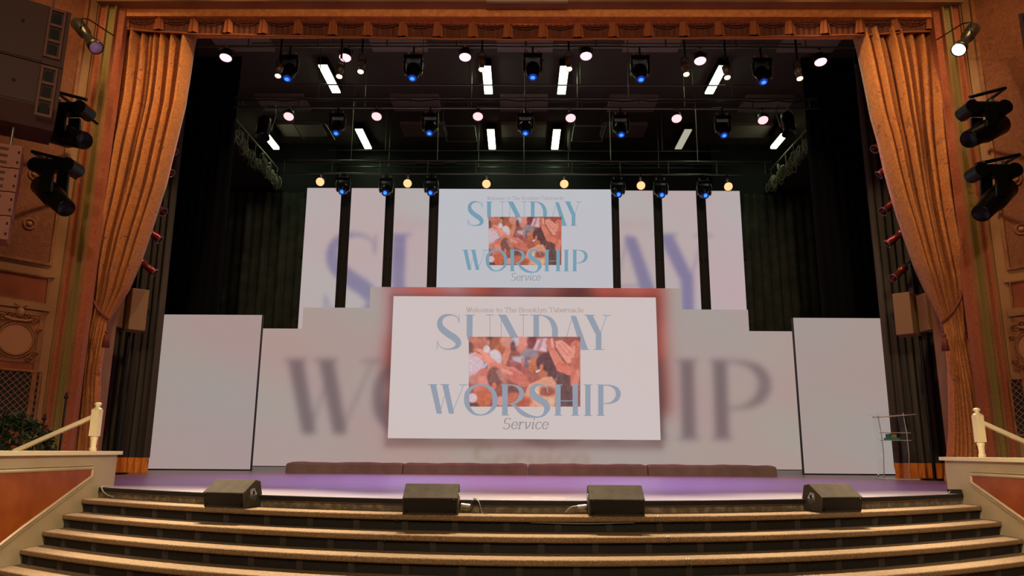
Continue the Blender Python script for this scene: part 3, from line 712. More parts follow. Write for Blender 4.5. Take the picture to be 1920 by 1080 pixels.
cl = thing('stage_curtain', 'orange brocade house curtain swept back at the left of the stage opening', 'curtain', (-7.8, YC, 0), group='swagged house curtains'); B = cl.location.copy()
cu = curtain(-1, [(370,60),(368,72),(360,130),(349,200),(332,270),(312,352),(287,430),(265,495),(243,545),(204,603),(198,640),(191,690),(188,757),(184,845),(180,905)],
        [(226,60),(222,130),(216,200),(205,270),(192,400),(180,470),(168,540),(162,600),(150,690),(139,757),(127,845),(118,905)], 2.75, 8)
o = cu.build('cloth', 'curtain', cl, B); sm_ = o.modifiers.new('thick', 'SOLIDIFY'); sm_.thickness = .012
cr = thing('stage_curtain', 'orange brocade house curtain swept back at the right of the stage opening', 'curtain', (7.8, YC, 0), group='swagged house curtains'); B2 = cr.location.copy()
cu = curtain(1, [(1601,68),(1603,80),(1616,140),(1633,225),(1646,270),(1657,320),(1673,380),(1694,445),(1714,502),(1735,548),(1765,605),(1772,650),(1777,690),(1779,760),(1779,810),(1774,870),(1771,903)],
        [(1752,68),(1756,130),(1762,270),(1776,400),(1798,540),(1806,600),(1822,690),(1834,757),(1846,845),(1850,905)], 2.75, 9)
o = cu.build('cloth', 'curtain', cr, B2); sm_ = o.modifiers.new('thick', 'SOLIDIFY'); sm_.thickness = .012
for root, Bq, pts in ((cl, B, [(164,540),(172,560),(185,582),(203,600)]), (cr, B2, [(1806,540),(1800,562),(1786,585),(1766,606)])):
    w_ = [P(x, y, Y=YC-.24) for x, y in pts]
    r = MB(); r.tube([(p[0], p[1], p[2]) for p in w_], .028); t = r.build('tieback', 'tassel', root, Bq)
    e = w_[-1]; q = MB()
    q.tube([e, (e[0], e[1], e[2]-.10), (e[0]+.01, e[1], e[2]-.2)], .012); q.lathe((e[0]+.01, e[1], e[2]-.18), (0, 0, -1), [(0, .01), (.01, .035), (.05, .04), (.07, .025), (.10, .05), (.30, .065), (.30, .001)])
    q.build('tassel', 'tassel', t, Bq)

def drape(x0, x1, y, z0, z1, n, amp, m, name='drape', nz=6, ph=0, y1=None, parent=None, B=None):
    rs = np.random.default_rng(int(abs(x0)*100+n)); a = rs.uniform(.6, 1.3, n+1); y1 = y if y1 is None else y1
    def fn(u, v):
        k = u*n; i = min(int(k), n-1)
        return (x0+(x1-x0)*u+.01*sin(v*5+i), y+(y1-y)*u-amp*a[i]*sin(pi*(k-i))**.7, z0+(z1-z0)*v)
    return MB().grid(fn, n*8, nz)
# dark legs just inside the curtains, with an orange fringe along the hem
for s, x0, x1, lb in ((-1, -8.8, -7.51, 'left'), (1, 7.32, 8.75, 'right')):
    B = ((x0+x1)/2, 15.35, 0)
    o = drape(x0, x1, 15.35, .30, 8.9, 9, .12, 'legdrape').build('side_drape', 'legdrape', None, B)
    drape(x0, x1, 15.34, .003, .30, 9, .125, 'fringe').build('fringe', 'fringe', o, B)
    MB().cyl((x0, 15.35, 8.9), (x1, 15.35, 8.9), .03).build('hanging_pipe', 'steel', o, B)
    MB().box(x0, x1, 15.34, 15.36, 8.9, 11.25).build('hanging_straps', 'black', o, B)
    tag(o, 'charcoal pleated side drape with an orange fringed hem, %s side of the stage' % lb, 'drape', 'charcoal side drapes')
# black masking further upstage and the greenish drapes at the very back
for s, lb in ((-1, 'left'), (1, 'right')):
    xe = -7.95 if s < 0 else 7.70
    a, c = sorted((s*10.55, xe)); B = ((a+c)/2, 19.2, 0)
    o = drape(a, c, 19.2, 0.0, 9.4, 12, .10, 'velour').build('masking_drape', 'velour', None, B)
    MB().box(a, c, 19.19, 19.22, 9.4, 11.25).build('hanging_straps', 'black', o, B)
    tag(o, 'flat black velour masking drape behind the %s LED panel' % lb, 'drape', 'black masking drapes')
    a, c = sorted((s*10.5, s*6.7)); B = ((a+c)/2, 25.3, 0)
    o = drape(a, c, 25.3, 0.0, 9.35, 12, .14, 'green_velour').build('backdrop_drape', 'green_velour', None, B)
    MB().box(a, c, 25.28, 25.3, 9.35, 11.25).build('hanging_straps', 'black', o, B)
    tag(o, 'dark green-grey drape hanging at the back %s below the rope gallery' % lb, 'drape', 'green-grey back drapes')
B = (0, 25.6, 0)
o = drape(-10.5, 10.5, 25.7, 0, 9.6, 50, .08, 'velour').build('back_curtain', 'velour', None, B); tag(o, 'black curtain closing the stage behind the upper screens', 'curtain')
MB().box(-10.5, 10.5, 25.7, 25.72, 9.6, 11.25).build('hanging_straps', 'black', o, B)

# valance with swags over the whole opening
B = (0, 12.8, 8.02); va = thing('valance', 'russet scalloped valance with swags and gold jabots across the top of the opening', 'valance', B)
def vb(x): return P(985+(x*76.5), 76-7.0*(1-abs(x)/8)*-1 if False else 80-9*(abs(x)/7.6)**3, Y=12.8)[2]
def vf(u, v):
    x = -7.72+15.34*u; zb = interp([(-7.7, 8.24), (-6.3, 8.13), (-3, 8.06), (0, 8.02), (3, 8.06), (6.2, 8.13), (7.6, 8.22)], x)
    return (x, 12.80-.012*sin(x*60), zb+(interp([(-7.7, 8.45), (-3, 8.38), (0, 8.34), (3, 8.38), (7.7, 8.45)], x)-zb)*v)
o = MB().grid(vf, 720, 3).build('pleated_band', 'valance', va, B)
b = MB(); b.tube([tuple(Vector(vf(u/80, 0))+Vector((0, -.01, 0))) for u in range(81)], .022); b.build('hem', 'jabot', va, B)
for i in range(24):
    x = -7.62+i*.66; zb = vf((x+7.72)/15.34, 0)[2]
    if x > 7.6: break
    zt_ = interp([(-7.7, 8.45), (-3, 8.38), (0, 8.34), (3, 8.38), (7.7, 8.45)], x)-.01
    def jf(u, v, x=x, zb=zb, zt_=zt_):
        wd = .075+.03*(1-v); return (x+(u-.5)*2*wd, 12.765-.035*sin(pi*u)-.012*sin(u*4*pi), zb+.02+(zt_-.02-zb)*v)
    b = MB().grid(jf, 14, 4); b.sphere((x, 12.74, zt_), .022); b.build('jabot', 'jabot', va, B)
    if i < 23 and x+.66 < 7.7:
        b = MB()
        for k, dz in enumerate((.06, .11)):
            b.tube([(x+.66*t/10, 12.765, zt_-dz*sin(pi*t/10)) for t in range(11)], .010)
        b.build('swag', 'valance', va, B)
trim(MB().box(-7.9, 7.8, 12.70, 12.95, 8.45, 8.60), 'header')
trim(MB().box(-8.4, 8.4, 12.45, 12.9, 8.60, 8.72), 'wallcream')
trim(MB().box(-8.4, 8.4, 12.60, 12.95, 8.72, 10.2), 'header')
MBp = MB().box(-.75, .75, 12.38, 12.44, 8.56, 8.75); trim(MBp, 'cream')

# ================================================================== WALL-MOUNTED SPEAKERS
for s, lb in ((-1, 'left'), (1, 'right')):
    cx = -7.55 if s < 0 else 7.30
    B = (cx+s*.2, 14.25, 2.7)
    b = MB(); Mx = Matrix.Translation((cx, 14.25, 3.08)) @ Matrix.Rotation(-s*radians(42), 4, 'Z')
    poly = [(-.15, -.22), (.15, -.22), (.21, .2), (-.21, .2)]
    b2 = MB().prism([(x_, y_) for x_, y_ in poly], 'Z', -.40, .40)
    b2.v = [tuple(Mx @ Vector(v)) for v in b2.v]
    o = b2.build('wall_speaker', 'speaker', None, B, bevel=.012)
    a, c = sorted((cx+s*.14, cx+s*.42)); q = MB().box(a, c, 13.76, 14.1, 2.72, 3.42); q.build('bracket', 'speaker', o, B, bevel=.01)
    q = MB().box(-.11, .11, .205, .215, -.36, .36, Mx); q.build('grille', 'speaker', o, B)
    q = MB().tube([tuple(Mx @ Vector((s*-.205, -.02, .05))), tuple(Mx @ Vector((s*-.25, -.02, .03))), tuple(Mx @ Vector((s*-.25, .05, -.03))), tuple(Mx @ Vector((s*-.205, .05, -.05)))], .012); q.build('handle', 'metal', o, B)
    tag(o, 'cream box loudspeaker bracketed to the pier beside the %s curtain tie-back' % lb, 'loudspeaker', 'cream wall loudspeakers')

# ================================================================== SIDE LIGHTING BOOMS
for s, lb, lamps in ((-1, 'left', [(326,285,1),(320,325,1),(306,398,1),(300,450,0),(290,512,0)]), (1, 'right', [(1640,280,1),(1648,328,0),(1656,397,1),(1664,458,0),(1675,522,1)])):
    px_ = s*(7.72 if s < 0 else 7.62); B = (px_, 14.45, 0)
    b = MB().cyl((px_, 14.45, 0), (px_, 14.45, 8.2), .03); b.cyl((px_, 14.45, 0), (px_, 14.45, .03), .25, n=20)
    o = b.build('lighting_boom', 'metal', None, B); tag(o, 'tall black lighting pole hidden behind the %s house curtain, carrying side lamps' % lb, 'pole', 'side lighting poles')
    for i, (x, y, face_) in enumerate(lamps):
        e = Vector(P(x, y, Y=14.25)); d = Vector((-s*.75, -.25 if face_ else .2, -.62)).normalized()
        a = e-d*.42; Bq = tuple(a)
        o = MB().lathe(a, d, [(0, .02), (.02, .07), (.14, .08), (.16, .06), (.38, .075), (.42, .09), (.42, .082), (.30, .05), (.30, .001)]).build('side_lamp', 'redlit_metal', None, Bq)
        MB().ring(e, d, .088, .010).build('front_ring', 'steel', o, Bq)
        q = MB().tube([a+d*.1+Vector((0, -.09, 0)), a+d*.1+Vector((s*.10, -.09, .14)), Vector((px_, 14.42, a.z+.1)), a+d*.1+Vector((s*.10, .09, .14)), a+d*.1+Vector((0, .09, 0))], .010); q.build('yoke', 'metal', o, Bq)
        MB().box(px_-.045, px_+.045, 14.40, 14.50, a.z+.05, a.z+.15).build('clamp', 'metal', o, Bq)
        tag(o, 'unlit tube lamp with painted red reflection on the %s lighting pole, %s' % (lb, ['topmost', 'second from the top', 'third from the top', 'second from the bottom', 'lowest'][i]), 'stage light', 'side lamps')

# ================================================================== OVERHEAD RIG
ROWS = [dict(y=14.5, pipe=8.86, up=9.22, half=7.6), dict(y=17.4, pipe=8.86, up=9.12, half=7.3), dict(y=21.2, pipe=8.56, up=8.97, half=7.4), dict(y=14.12, pipe=8.86, up=9.22, half=7.4)]
rowname = ['front', 'middle', 'rear', 'very front']
for i, r in enumerate(ROWS):
    B = (0, r['y'], r['pipe']); b = MB()
    b.cyl((-r['half'], r['y'], r['pipe']), (r['half'], r['y'], r['pipe']), .024); b.cyl((-r['half'], r['y'], r['up']), (r['half'], r['y'], r['up']), .024)
    o = b.build('lighting_batten', 'steel', None, B)
    for k in range(11):
        x = -r['half']+.2+k*(2*r['half']-.4)/10; MB().cyl((x, r['y'], r['pipe']), (x, r['y'], r['up']), .015, n=8).build('rung', 'steel', o, B)
    for x in (-5.2, -2.6, 0, 2.6, 5.2):
        MB().cyl((x, r['y'], r['up']), (x, r['y'], 11.25), .013, n=6).build('hanging_cable', 'chain', o, B)
    q = MB(); 
    q.tube([(-r['half']+k*(2*r['half'])/60, r['y']+.035, r['up']-.02-.05*abs(sin(k*.9))) for k in range(61)], .02); q.build('cable_loom', 'cable', o, B)
    tag(o, 'double steel lighting pipe hung across the stage, %s row' % rowname[i], 'lighting pipe', 'overhead lighting pipes')
# extra bare pipes between the lit rows
for i, (y, z, hf) in enumerate(((15.9, 9.75, 6.4), (18.6, 10.1, 6.2), (19.6, 9.9, 6.6), (22.9, 10.0, 6.4), (23.6, 9.7, 6.4))):
    b = MB().cyl((-hf, y, z), (hf, y, z), .02); B = (0, y, z)
    o = b.build('bare_batten', 'steel', None, B)
    for x in (-4.5, -1.5, 1.5, 4.5): MB().cyl((x, y, z), (x, y, 11.25), .012, n=6).build('hanging_cable', 'chain', o, B)
    tag(o, 'thin empty pipe under the stage ceiling, %s of five from the front' % ['first', 'second', 'third', 'fourth', 'fifth'][i], 'pipe', 'empty flying pipes')

for i, (x0, x1, y0, y1) in enumerate(((-2.53, -1.55, 21.87, 23.08), (1.58, 2.56, 21.85, 23.05), (-7.2, -6.2, 21.78, 22.98))):
    B = ((x0+x1)/2, (y0+y1)/2, 10.4); b = MB()
    for p_, q_ in (((x0, y0), (x1, y0)), ((x1, y0), (x1, y1)), ((x1, y1), (x0, y1)), ((x0, y1), (x0, y0))): b.cyl(p_+(10.4,), q_+(10.4,), .022, n=8)
    o = b.build('hanging_frame', 'steel', None, B)
    for p_ in ((x0, y0), (x1, y1)): MB().cyl(p_+(10.4,), p_+(11.25,), .008, n=6).build('hanging_cable', 'chain', o, B)
    tag(o, 'thin pale rectangular pipe frame under the stage ceiling, %s' % ['left of centre', 'right of centre', 'far left'][i], 'frame', 'rectangular ceiling frames')
def par(tilt, lensmat, colr):
    """LED par can: origin at the lamp face; hook clamp reaches up to the pipe"""
    r = thing('par_light', '', 'stage light')
    d = Vector((0, -cos(radians(tilt)), -sin(radians(tilt))))
    a = -d*.20
    MB().lathe(a, d, [(-.05, .001), (-.05, .05), (0, .10), (.10, .125), (.19, .135), (.20, .142), (.205, .135), (.19, .125)], 24).build('housing', 'metal', r)
    MB().lathe(d*-.014, d, [(0, .124), (.008, .12), (.012, .001)], 24).build('lens', lensmat, r)
    q = MB(); s_ = a+d*.08; top = Vector((0, -d.y*.10, .22))
    q.tube([s_+Vector((-.135, 0, 0)), s_+Vector((-.15, 0, .08)), top+Vector((-.06, 0, 0)), top+Vector((.06, 0, 0)), s_+Vector((.15, 0, .08)), s_+Vector((.135, 0, 0))], .010); q.build('yoke', 'metal', r)
    q = MB().box(top.x-.025, top.x+.025, top.y-.03, top.y+.03, top.z-.01, top.z+.07); q.build('clamp', 'silver', r)
    r['topy'] = float(top.y); r['topz'] = float(top.z+.07)
    return r, d
def moving_head(tilt, lensmat):
    """moving head hung from its base; origin at the lens"""
    r = thing('moving_head_light', '', 'stage light')
    d = Vector((0, -cos(radians(tilt)), -sin(radians(tilt)))); piv = -d*.20
    MB().lathe(piv-d*.20, d, [(-.02, .001), (-.02, .07), (.02, .12), (.12, .15), (.24, .145), (.36, .11), (.395, .105), (.40, .095)], 20).build('head', 'metal', r)
    MB().lathe(d*-.012, d, [(0, .090), (.018, .078), (.026, .05)], 20).build('lens_rim', L_deep, r)
    MB().lathe(d*-.002+Vector((0, 0, .012)), d, [(0, .064), (.02, .055), (.034, .03), (.038, .001)], 20).build('lens', lensmat, r)
    zt = piv.z+.27
    for s in (-1, 1):
        q = MB().box(piv.x+s*.175-.022, piv.x+s*.175+.022, piv.y-.05, piv.y+.05, piv.z-.06, zt); q.build('yoke_arm', 'metal', r, bevel=.015)
        q = MB().tube([(s*.20, piv.y-.04, zt), (s*.225, piv.y-.05, zt-.1), (s*.205, piv.y-.05, piv.z), (s*.15, piv.y-.12, piv.z-.12)], .008); q.build('safety_cable', 'silver', r)
    MB().box(-.20, .20, piv.y-.11, piv.y+.11, zt, zt+.10).build('base', 'metal', r, bevel=.02)
    for s in (-1, 1): MB().box(s*.12-.02, s*.12+.02, piv.y-.02, piv.y+.02, zt+.10, zt+.20).build('clamp', 'silver', r)
    r['topy'] = float(piv.y); r['topz'] = float(zt+.16)
    return r, d
def small_spot(tilt, lensmat):
    r = thing('small_spotlight', '', 'stage light')
    d = Vector((0, -cos(radians(tilt)), -sin(radians(tilt)))); a = -d*.34
    MB().lathe(a, d, [(0, .001), (0, .05), (.03, .07), (.16, .07), (.18, .05), (.32, .055), (.34, .072), (.345, .066), (.33, .058)], 18).build('housing', 'chain', r)
    MB().lathe(-d*.012, d, [(0, .057), (.008, .05), (.012, .001)], 18).build('lens', lensmat, r)
    q = MB(); m_ = a+d*.10; t = Vector((0, m_.y, m_.z+.24))
    q.tube([m_+Vector((-.075, 0, 0)), t+Vector((-.075, 0, -.08)), t, t+Vector((.075, 0, -.08)), m_+Vector((.075, 0, 0))], .009); q.build('yoke', 'metal', r)
    q = MB().box(-.02, .02, t.y-.02, t.y+.02, t.z, t.z+.06); q.build('clamp', 'metal', r); r['topy'] = float(t.y); r['topz'] = float(t.z+.03)
    return r, d
def lamp_face(name, rgb, strength):
    m = emis(name, (255, 255, 255), strength); m.node_tree.nodes['Principled BSDF'].inputs['Emission Color'].default_value = rgb+(1,); return m
L_pink = lamp_face('lens_pink', (1, .46, .50), 2.0); L_red = lamp_face('lens_red', (1, .42, .44), 1.9); L_orange = lamp_face('lens_orange', (1, .33, .15), 2.3)
L_blue = emis('lens_blue', (70, 165, 250), 1.1); L_deep = emis('lens_deep_blue', (8, 50, 170), .9); L_warm = lamp_face('lens_warm', (1, .55, .22), 16); L_green = lamp_face('tube_green_white', (.78, 1, .62), 9)
PINK, RED, ORANGE, BLUE, WARMC = (1, .10, .22), (1, .06, .10), (1, .22, .05), (.06, .22, 1), (1, .60, .30)
def spread(proto, pts, row, labels, group, lamp=None):
    root, d = proto; R_ = ROWS[row]; ty, tz = root['topy'], root['topz']; del root['topy'], root['topz']
    for i, (x, y) in enumerate(pts):
        loc = Vector(P(x, y, Y=R_['y']-ty))
        if i == 0: first = root; root.location = loc; o = root; o['label'] = labels[i]; o['group'] = group
        else: o = dup(root, loc, labels[i], group); [bpy.data.objects.remove(c) for c in kids(o) if c.name.startswith('hanger')]
        gap = R_['pipe']-.02-loc.z
        if gap > tz-.02: MB().box(-.018, .018, ty-.022, ty+.022, tz-.03, gap+.03).build('hanger', 'metal', o)
        if lamp:
            pw, c, ang, tg, sz = lamp
            t = tg(loc); light('SPOT', 'lamp_beam', loc+d*.03, t, pw*(1-.07*abs(loc.x)), c, sz, angle=ang, blend=.8)
p1 = [(423,109),(647,109),(872,108),(1099,106),(1313,115),(1539,117)]; p2 = [(541,219),(706,219),(896,219),(1070,222),(1269,223),(1431,226)]
p3 = [(600,341),(764,344),(912,345),(1058,345),(1202,348),(1366,350)]
HZ = dict(halo=1)
down = lambda dy, sx=.8: (lambda l: (l.x*sx, l.y+dy, 0))
spread(par(74, L_pink, PINK), p1, 0, ['round pink-glowing lamp on the front lighting pipe, %s of six' % ordn(i, 6) for i in range(6)], 'pink par lights, front pipe', (760, (1, .14, .36), 70, down(-1.0), .1))
spread(par(60, L_red, RED), p2, 1, ['round red-glowing lamp on the middle lighting pipe, %s of six' % ordn(i, 6) for i in range(6)], 'rose par lights, middle pipe', (620, (1, .12, .24), 40, down(-4.6), .1))
spread(par(28, L_orange, ORANGE), p3, 2, ['round orange-glowing lamp just above the LED screens, %s of six' % ordn(i, 6) for i in range(6)], 'orange par lights, rear pipe', (150, ORANGE, 60, lambda l: (l.x, l.y-9, 0), .1))
b1 = [(538,148),(773,147),(999,145),(1202,149),(1432,154)]; b2 = [(630,250),(805,250),(985,250),(1165,253),(1358,254)]; b3 = [(641,360),(722,362),(807,362),(1160,365),(1241,366),(1323,367)]
spread(moving_head(66, L_blue), b1, 0, ['blue moving head light on the front lighting pipe, %s of five' % ordn(i, 5) for i in range(5)], 'blue moving heads, front pipe', (900, (.12, .25, 1), 46, down(-1.6), .1))
spread(moving_head(60, L_blue), b2, 1, ['blue moving head light on the middle lighting pipe, %s of five' % ordn(i, 5) for i in range(5)], 'blue moving heads, middle pipe', (1000, (.12, .25, 1), 34, down(-4.6), .1))
spread(moving_head(40, L_blue), b3, 2, ['blue moving head light before the upper screens, %s of six' % ordn(i, 6) for i in range(6)], 'blue moving heads, rear pipe', (500, BLUE, 34, down(-9), .1))
sp = [(521,143),(636,144),(676,135),(903,131),(1067,130),(1287,140),(1364,146),(1500,148)]
spread(small_spot(70, L_warm), sp, 3, ['small warm white spotlight below the front lighting pipe, %s of eight' % ['leftmost', 'second from the left', 'third from the left', 'fourth from the left', 'fourth from the right', 'third from the right', 'second from the right', 'rightmost'][i] for i in range(8)], 'small warm spotlights',
       (8600, (1, .80, .55), 26, lambda l: (l.x*.93, 6.15+cur(l.x*.93), -.45), .04))
# lamps that hang on short droppers below the pipes
# dark unlit fixtures at the ends of the middle pipe
for (x, y, rowy, lb) in ((494,235,17.0,'left'), (1478,228,17.0,'right')):
    e = Vector(P(x, y+10, Y=rowy)); Bq = tuple(e)
    b = MB().lathe(e, (0, -.2, -1), [(-.35, .001), (-.35, .14), (-.2, .16), (.12, .15), (.2, .18), (.2, .17), (.1, .1), (.1, .001)])
    o = b.build('unlit_wash_light', 'metal', None, Bq)
    q = MB().tube([e+Vector((-.19, 0, 0)), e+Vector((-.2, .2, .5)), Vector((e.x-.1, 17.38, 8.9)), Vector((e.x+.1, 17.38, 8.9)), e+Vector((.2, .2, .5)), e+Vector((.19, 0, 0))], .014); q.build('yoke', 'chain', o, Bq)
    tag(o, 'large unlit black wash light at the %s end of the middle lighting pipe' % lb, 'stage light', 'unlit wash lights')

# fluorescent battens on the ceiling
tubes = [(-5.67, 19.2, 20.9), (-1.075, 19.3, 20.9), (1.12, 19.3, 20.9), (5.55, 19.2, 20.9), (-5.55, 23.5, 25.2), (-1.11, 23.5, 25.2), (1.12, 23.5, 25.2), (5.51, 23.5, 25.1), (-8.54, 23.2, 24.3), (8.52, 22.9, 24.2)]
tn = ['front row, far left', 'front row, left of centre', 'front row, right of centre', 'front row, far right', 'rear row, left', 'rear row, left of centre', 'rear row, right of centre', 'rear row, right and dimmer than the rest', 'above the left rope gallery', 'above the right rope gallery']
L_dim = emis('tube_dim', (176, 170, 150), 1.0)
r0 = thing('fluorescent_light', '', 'ceiling light', group='fluorescent ceiling lights')
MB().box(-.14, .14, -.84, .84, .03, .25).build('housing', 'metal', r0)
MB().box(-.12, .12, -.82, .82, .0, .031).build('diffuser', L_green, r0)
for i, (x, ya, yb) in enumerate(tubes):
    loc = (x, (ya+yb)/2, 11.0); lb = 'white fluorescent ceiling light, '+tn[i]
    if i == 0: o = r0; o.location = loc; o['label'] = lb
    else: o = dup(r0, loc, lb, 'fluorescent ceiling lights')
    if i == 7:
        dm = kids(o)[1]; dm = [k for k in kids(o) if k.name.startswith('diffuser')][0]; dm.data = dm.data.copy(); dm.data.materials[0] = L_dim
    if i >= 8: o.scale = (.8, .66, 2.6); o.location.z = 10.6
# acoustic panels on the ceiling
pr = None
for j, y in enumerate((16.6, 18.2, 21.9, 23.9)):
    for i, x in enumerate((-7.6, -3.4, 0, 3.4, 7.6)):
        if pr is None: pr = MB().box(-.75, .75, -.5, .5, -.06, .06).build('ceiling_panel', 'acpanel')
        o = pr if (i == 0 and j == 0) else pr.copy()
        if o is not pr: COL.objects.link(o)
        o.location = (x, y, 11.19)
        tag(o, 'dark ceiling panel, row %s from the front, column %s from the left' % (['one', 'two', 'three', 'four'][j], ['one', 'two', 'three', 'four', 'five'][i]), 'ceiling panel', 'ceiling panels')

# rope galleries
for s, lb in ((-1, 'left'), (1, 'right')):
    X0 = s*8.75; B = (X0, 23, 9.6)
    g = thing('rope_gallery', 'narrow raised gallery along the %s stage wall, heaped with coiled ropes and cables' % lb, 'gallery', B, group='rope galleries')
    a, c = sorted((X0, s*10.6)); MB().box(a, c, 20.6, 25.2, 9.52, 9.62).build('deck', 'ceil', g, B)
    MB().cyl((X0, 20.6, 10.25), (X0, 25.2, 10.25), .03).build('handrail', 'rope', g, B)
    for k in range(7): MB().cyl((X0, 20.7+k*.74, 9.62), (X0, 20.7+k*.74, 10.25), .018, n=8).build('post', 'chain', g, B)
    MB().cyl((X0-s*.06, 20.7, 9.72), (X0-s*.06, 25.2, 9.66), .035).build('rope_rail', 'rope', g, B)
    rr = random.Random(5+s)
    for k in range(34):
        y = 20.8+k*.128; z = 9.70+rr.uniform(-.14, .10); q = MB()
        R_ = rr.uniform(.09, .17); xx = X0-s*rr.uniform(.05, .22)
        q.ring((xx, y, z-R_*.6), (rr.uniform(-.6, .6), 1, rr.uniform(-.3, .3)), R_, .022, 14, 6, .6, 1.4)
        q.tube([(xx, y, z+.1), (xx+rr.uniform(-.1, .1), y+.05, z-.05), (xx+rr.uniform(-.15, .15), y+.1, z-.3)], .018)
        q.build('rope_coil', 'rope' if rr.random() < .7 else 'chain', g, B)

# ================================================================== STAGE MONITORS
def wedge(i, pxc, rot, side, lab):
    """floor wedge on the top tread: slanted top facing up and forward, undercut front, connector plate on one cheek"""
    x = 0
    for _ in range(6): x = float(P(pxc, 955, Y=FRONT[1]+cur(x)+.15)[0])
    y0 = FRONT[1]+cur(x)+.02
    r = thing('stage_monitor', lab, 'stage monitor', (x, y0, ZT[0]), rot, 'wedge stage monitors')
    W = .268 if i in (1, 2) else .25; pr = [(.02, .001), (-.022, .155), (.19, .285), (.28, .27), (.325, .135), (.32, .001)]
    b = MB().prism(pr, 'X', -W, W); b.build('cabinet', 'wedge', r, bevel=.008)
    # front panel (dark), set into the undercut face
    q = MB(); a, c_ = Vector((0, .02, .012)), Vector((0, -.022, .155)); n = Vector((0, -(.143), -.042)).normalized()
    def ff(u, t): p = a+(c_-a)*t; return Vector((u, p.y, p.z))+n*.003
    q.add([ff(-W+.008, .03), ff(W-.008, .03), ff(W-.008, .97), ff(-W+.008, .97)], [(0, 1, 2, 3)])
    q.add([v+n*-.002 for v in (ff(-W+.008, .03), ff(W-.008, .03), ff(W-.008, .97), ff(-W+.008, .97))], [(3, 2, 1, 0)])
    q.build('front_panel', 'grille', r)
    for u in (-W+.035, W-.035):
        for t in (.14, .86):
            p = ff(u, t); MB().cyl(p-n*.002, p+n*.008, .013, n=12).build('corner_screw', 'metal', r)
    for s in side:
        q = MB().prism([(.10, .10), (.10, .19), (.17, .20), (.22, .14), (.20, .07)], 'X', s*(W), s*(W+.004)); pl = q.build('connector_plate', 'silver', r)
        MB().cyl((s*(W+.003), .155, .15), (s*(W+.007), .155, .15), .024, n=14).build('socket', 'black', pl)
        MB().ring((s*(W+.006), .155, .15), (1, 0, 0), .026, .004, 16, 6).build('socket_ring', 'silver', pl)
    return r
wedge(0, 426, radians(-15), [1], 'black wedge stage monitor, leftmost of four, silver plate on its right cheek')
wd2 = wedge(1, 809, radians(1), [1], 'black wedge stage monitor on the top step, left of centre, cable at its right')
wd3 = wedge(2, 1154, radians(-1), [-1], 'paler brown-lit wedge stage monitor on the top step, right of centre')
wedge(3, 1570, radians(15), [-1], 'black wedge stage monitor, rightmost of four, silver plate on its left cheek')

# cables by the monitors and at the ends of the stage
def cable(pts, r, m, label, cat='cable', extra=None):
    pts = [tuple(p) for p in smooth([tuple(p) for p in pts], 6)]
    o = MB().tube(pts, r).build('cable', m, None, pts[0]); tag(o, label, cat)
    if extra: extra(o, pts[0])
    return o
xw = wd2.location.x+.30; yw = wd2.location.y
def plug(x0, s):
    def f(o, B): MB().cyl((x0, yw+.16, ZT[0]+.085), (x0+s*.09, yw+.15, ZT[0]+.075), .016, n=12).build('plug', 'silver', o, B)
    return f
cable([(xw+.07, yw+.16, ZT[0]+.08), (xw+.11, yw+.17, ZT[0]+.13), (xw+.13, yw+.24, .012), (xw+.10, yw+.36, .012)], .006, 'cable', 'black cable with silver plug looping from the left centre monitor up onto the stage', extra=plug(xw-.01, 1))
cable([(xw+.14, yw+.44, .01), (xw+.14, yw+.28, .008), (xw+.17, yw+.19, -.03), (xw+.20, yw+.14, ZT[0]+.01), (xw+.26, yw+.10, ZT[0]+.006)], .004, 'greycable', 'thin grey cable hanging over the stage edge right of the left centre monitor')
xw3 = wd3.location.x-.29; yw = wd3.location.y
cable([(xw3-.07, yw+.16, ZT[0]+.08), (xw3-.14, yw+.17, ZT[0]+.07), (xw3-.20, yw+.22, ZT[0]+.01)], .006, 'greycable', 'short cable with a pale blue plug at the left cheek of the brown-lit monitor', extra=plug(xw3+.01, -1))
yl = FRONT[0]+cur(XL+.1)
cable([(XL+.10, yl+.1, .01), (XL+.08, yl-.03, .0), (XL+.16, yl-.05, -.08), (XL+.32, yl-.10, ZT[0]+.01), (XL+.5, yl-.14, ZT[0]+.01)], .009, 'greycable', 'grey cable coming down over the left end of the stage edge')
yl = FRONT[0]+cur(XR-.1)
cable([(XR-.12, yl+.1, .03), (XR-.25, yl-.04, .0), (XR-.5, yl-.22, -.07), (XR-.9, yl-.42, ZT[0]+.01)], .008, 'greycable', 'grey cable sagging from the right end of the stage to the top step')
o = MB().box(XR-.16, XR-.03, yl+.02, yl+.12, 0, .05).build('cable_box', 'black', None, (XR-.1, yl+.07, 0)); tag(o, 'small black connector box at the right front corner of the stage', 'connector box')
o = MB().box(.02, .38, 8.28, 8.31, .0, .002).build('floor_tape', 'tape', None, (.2, 8.3, 0)); tag(o, 'short white tape mark on the stage floor near the centre front', 'tape')
p = P(587, 916, Z=0); o = MB().box(p[0]-.03, p[0]+.03, p[1]-.04, p[1]+.04, 0, .002).build('floor_tape', 'tape', None, tuple(p)); tag(o, 'tiny white tape dot on the stage floor right of the leftmost monitor', 'tape')
cable([(.0, FRONT[1]+.03, ZT[0]-.060), (.5, FRONT[1]+cur(.5)+.02, ZT[0]-.066), (1.0, FRONT[1]+cur(1.)+.025, ZT[0]-.060)], .004, 'greycable', 'thin pale cable tucked under the nose of the top tread near the centre')

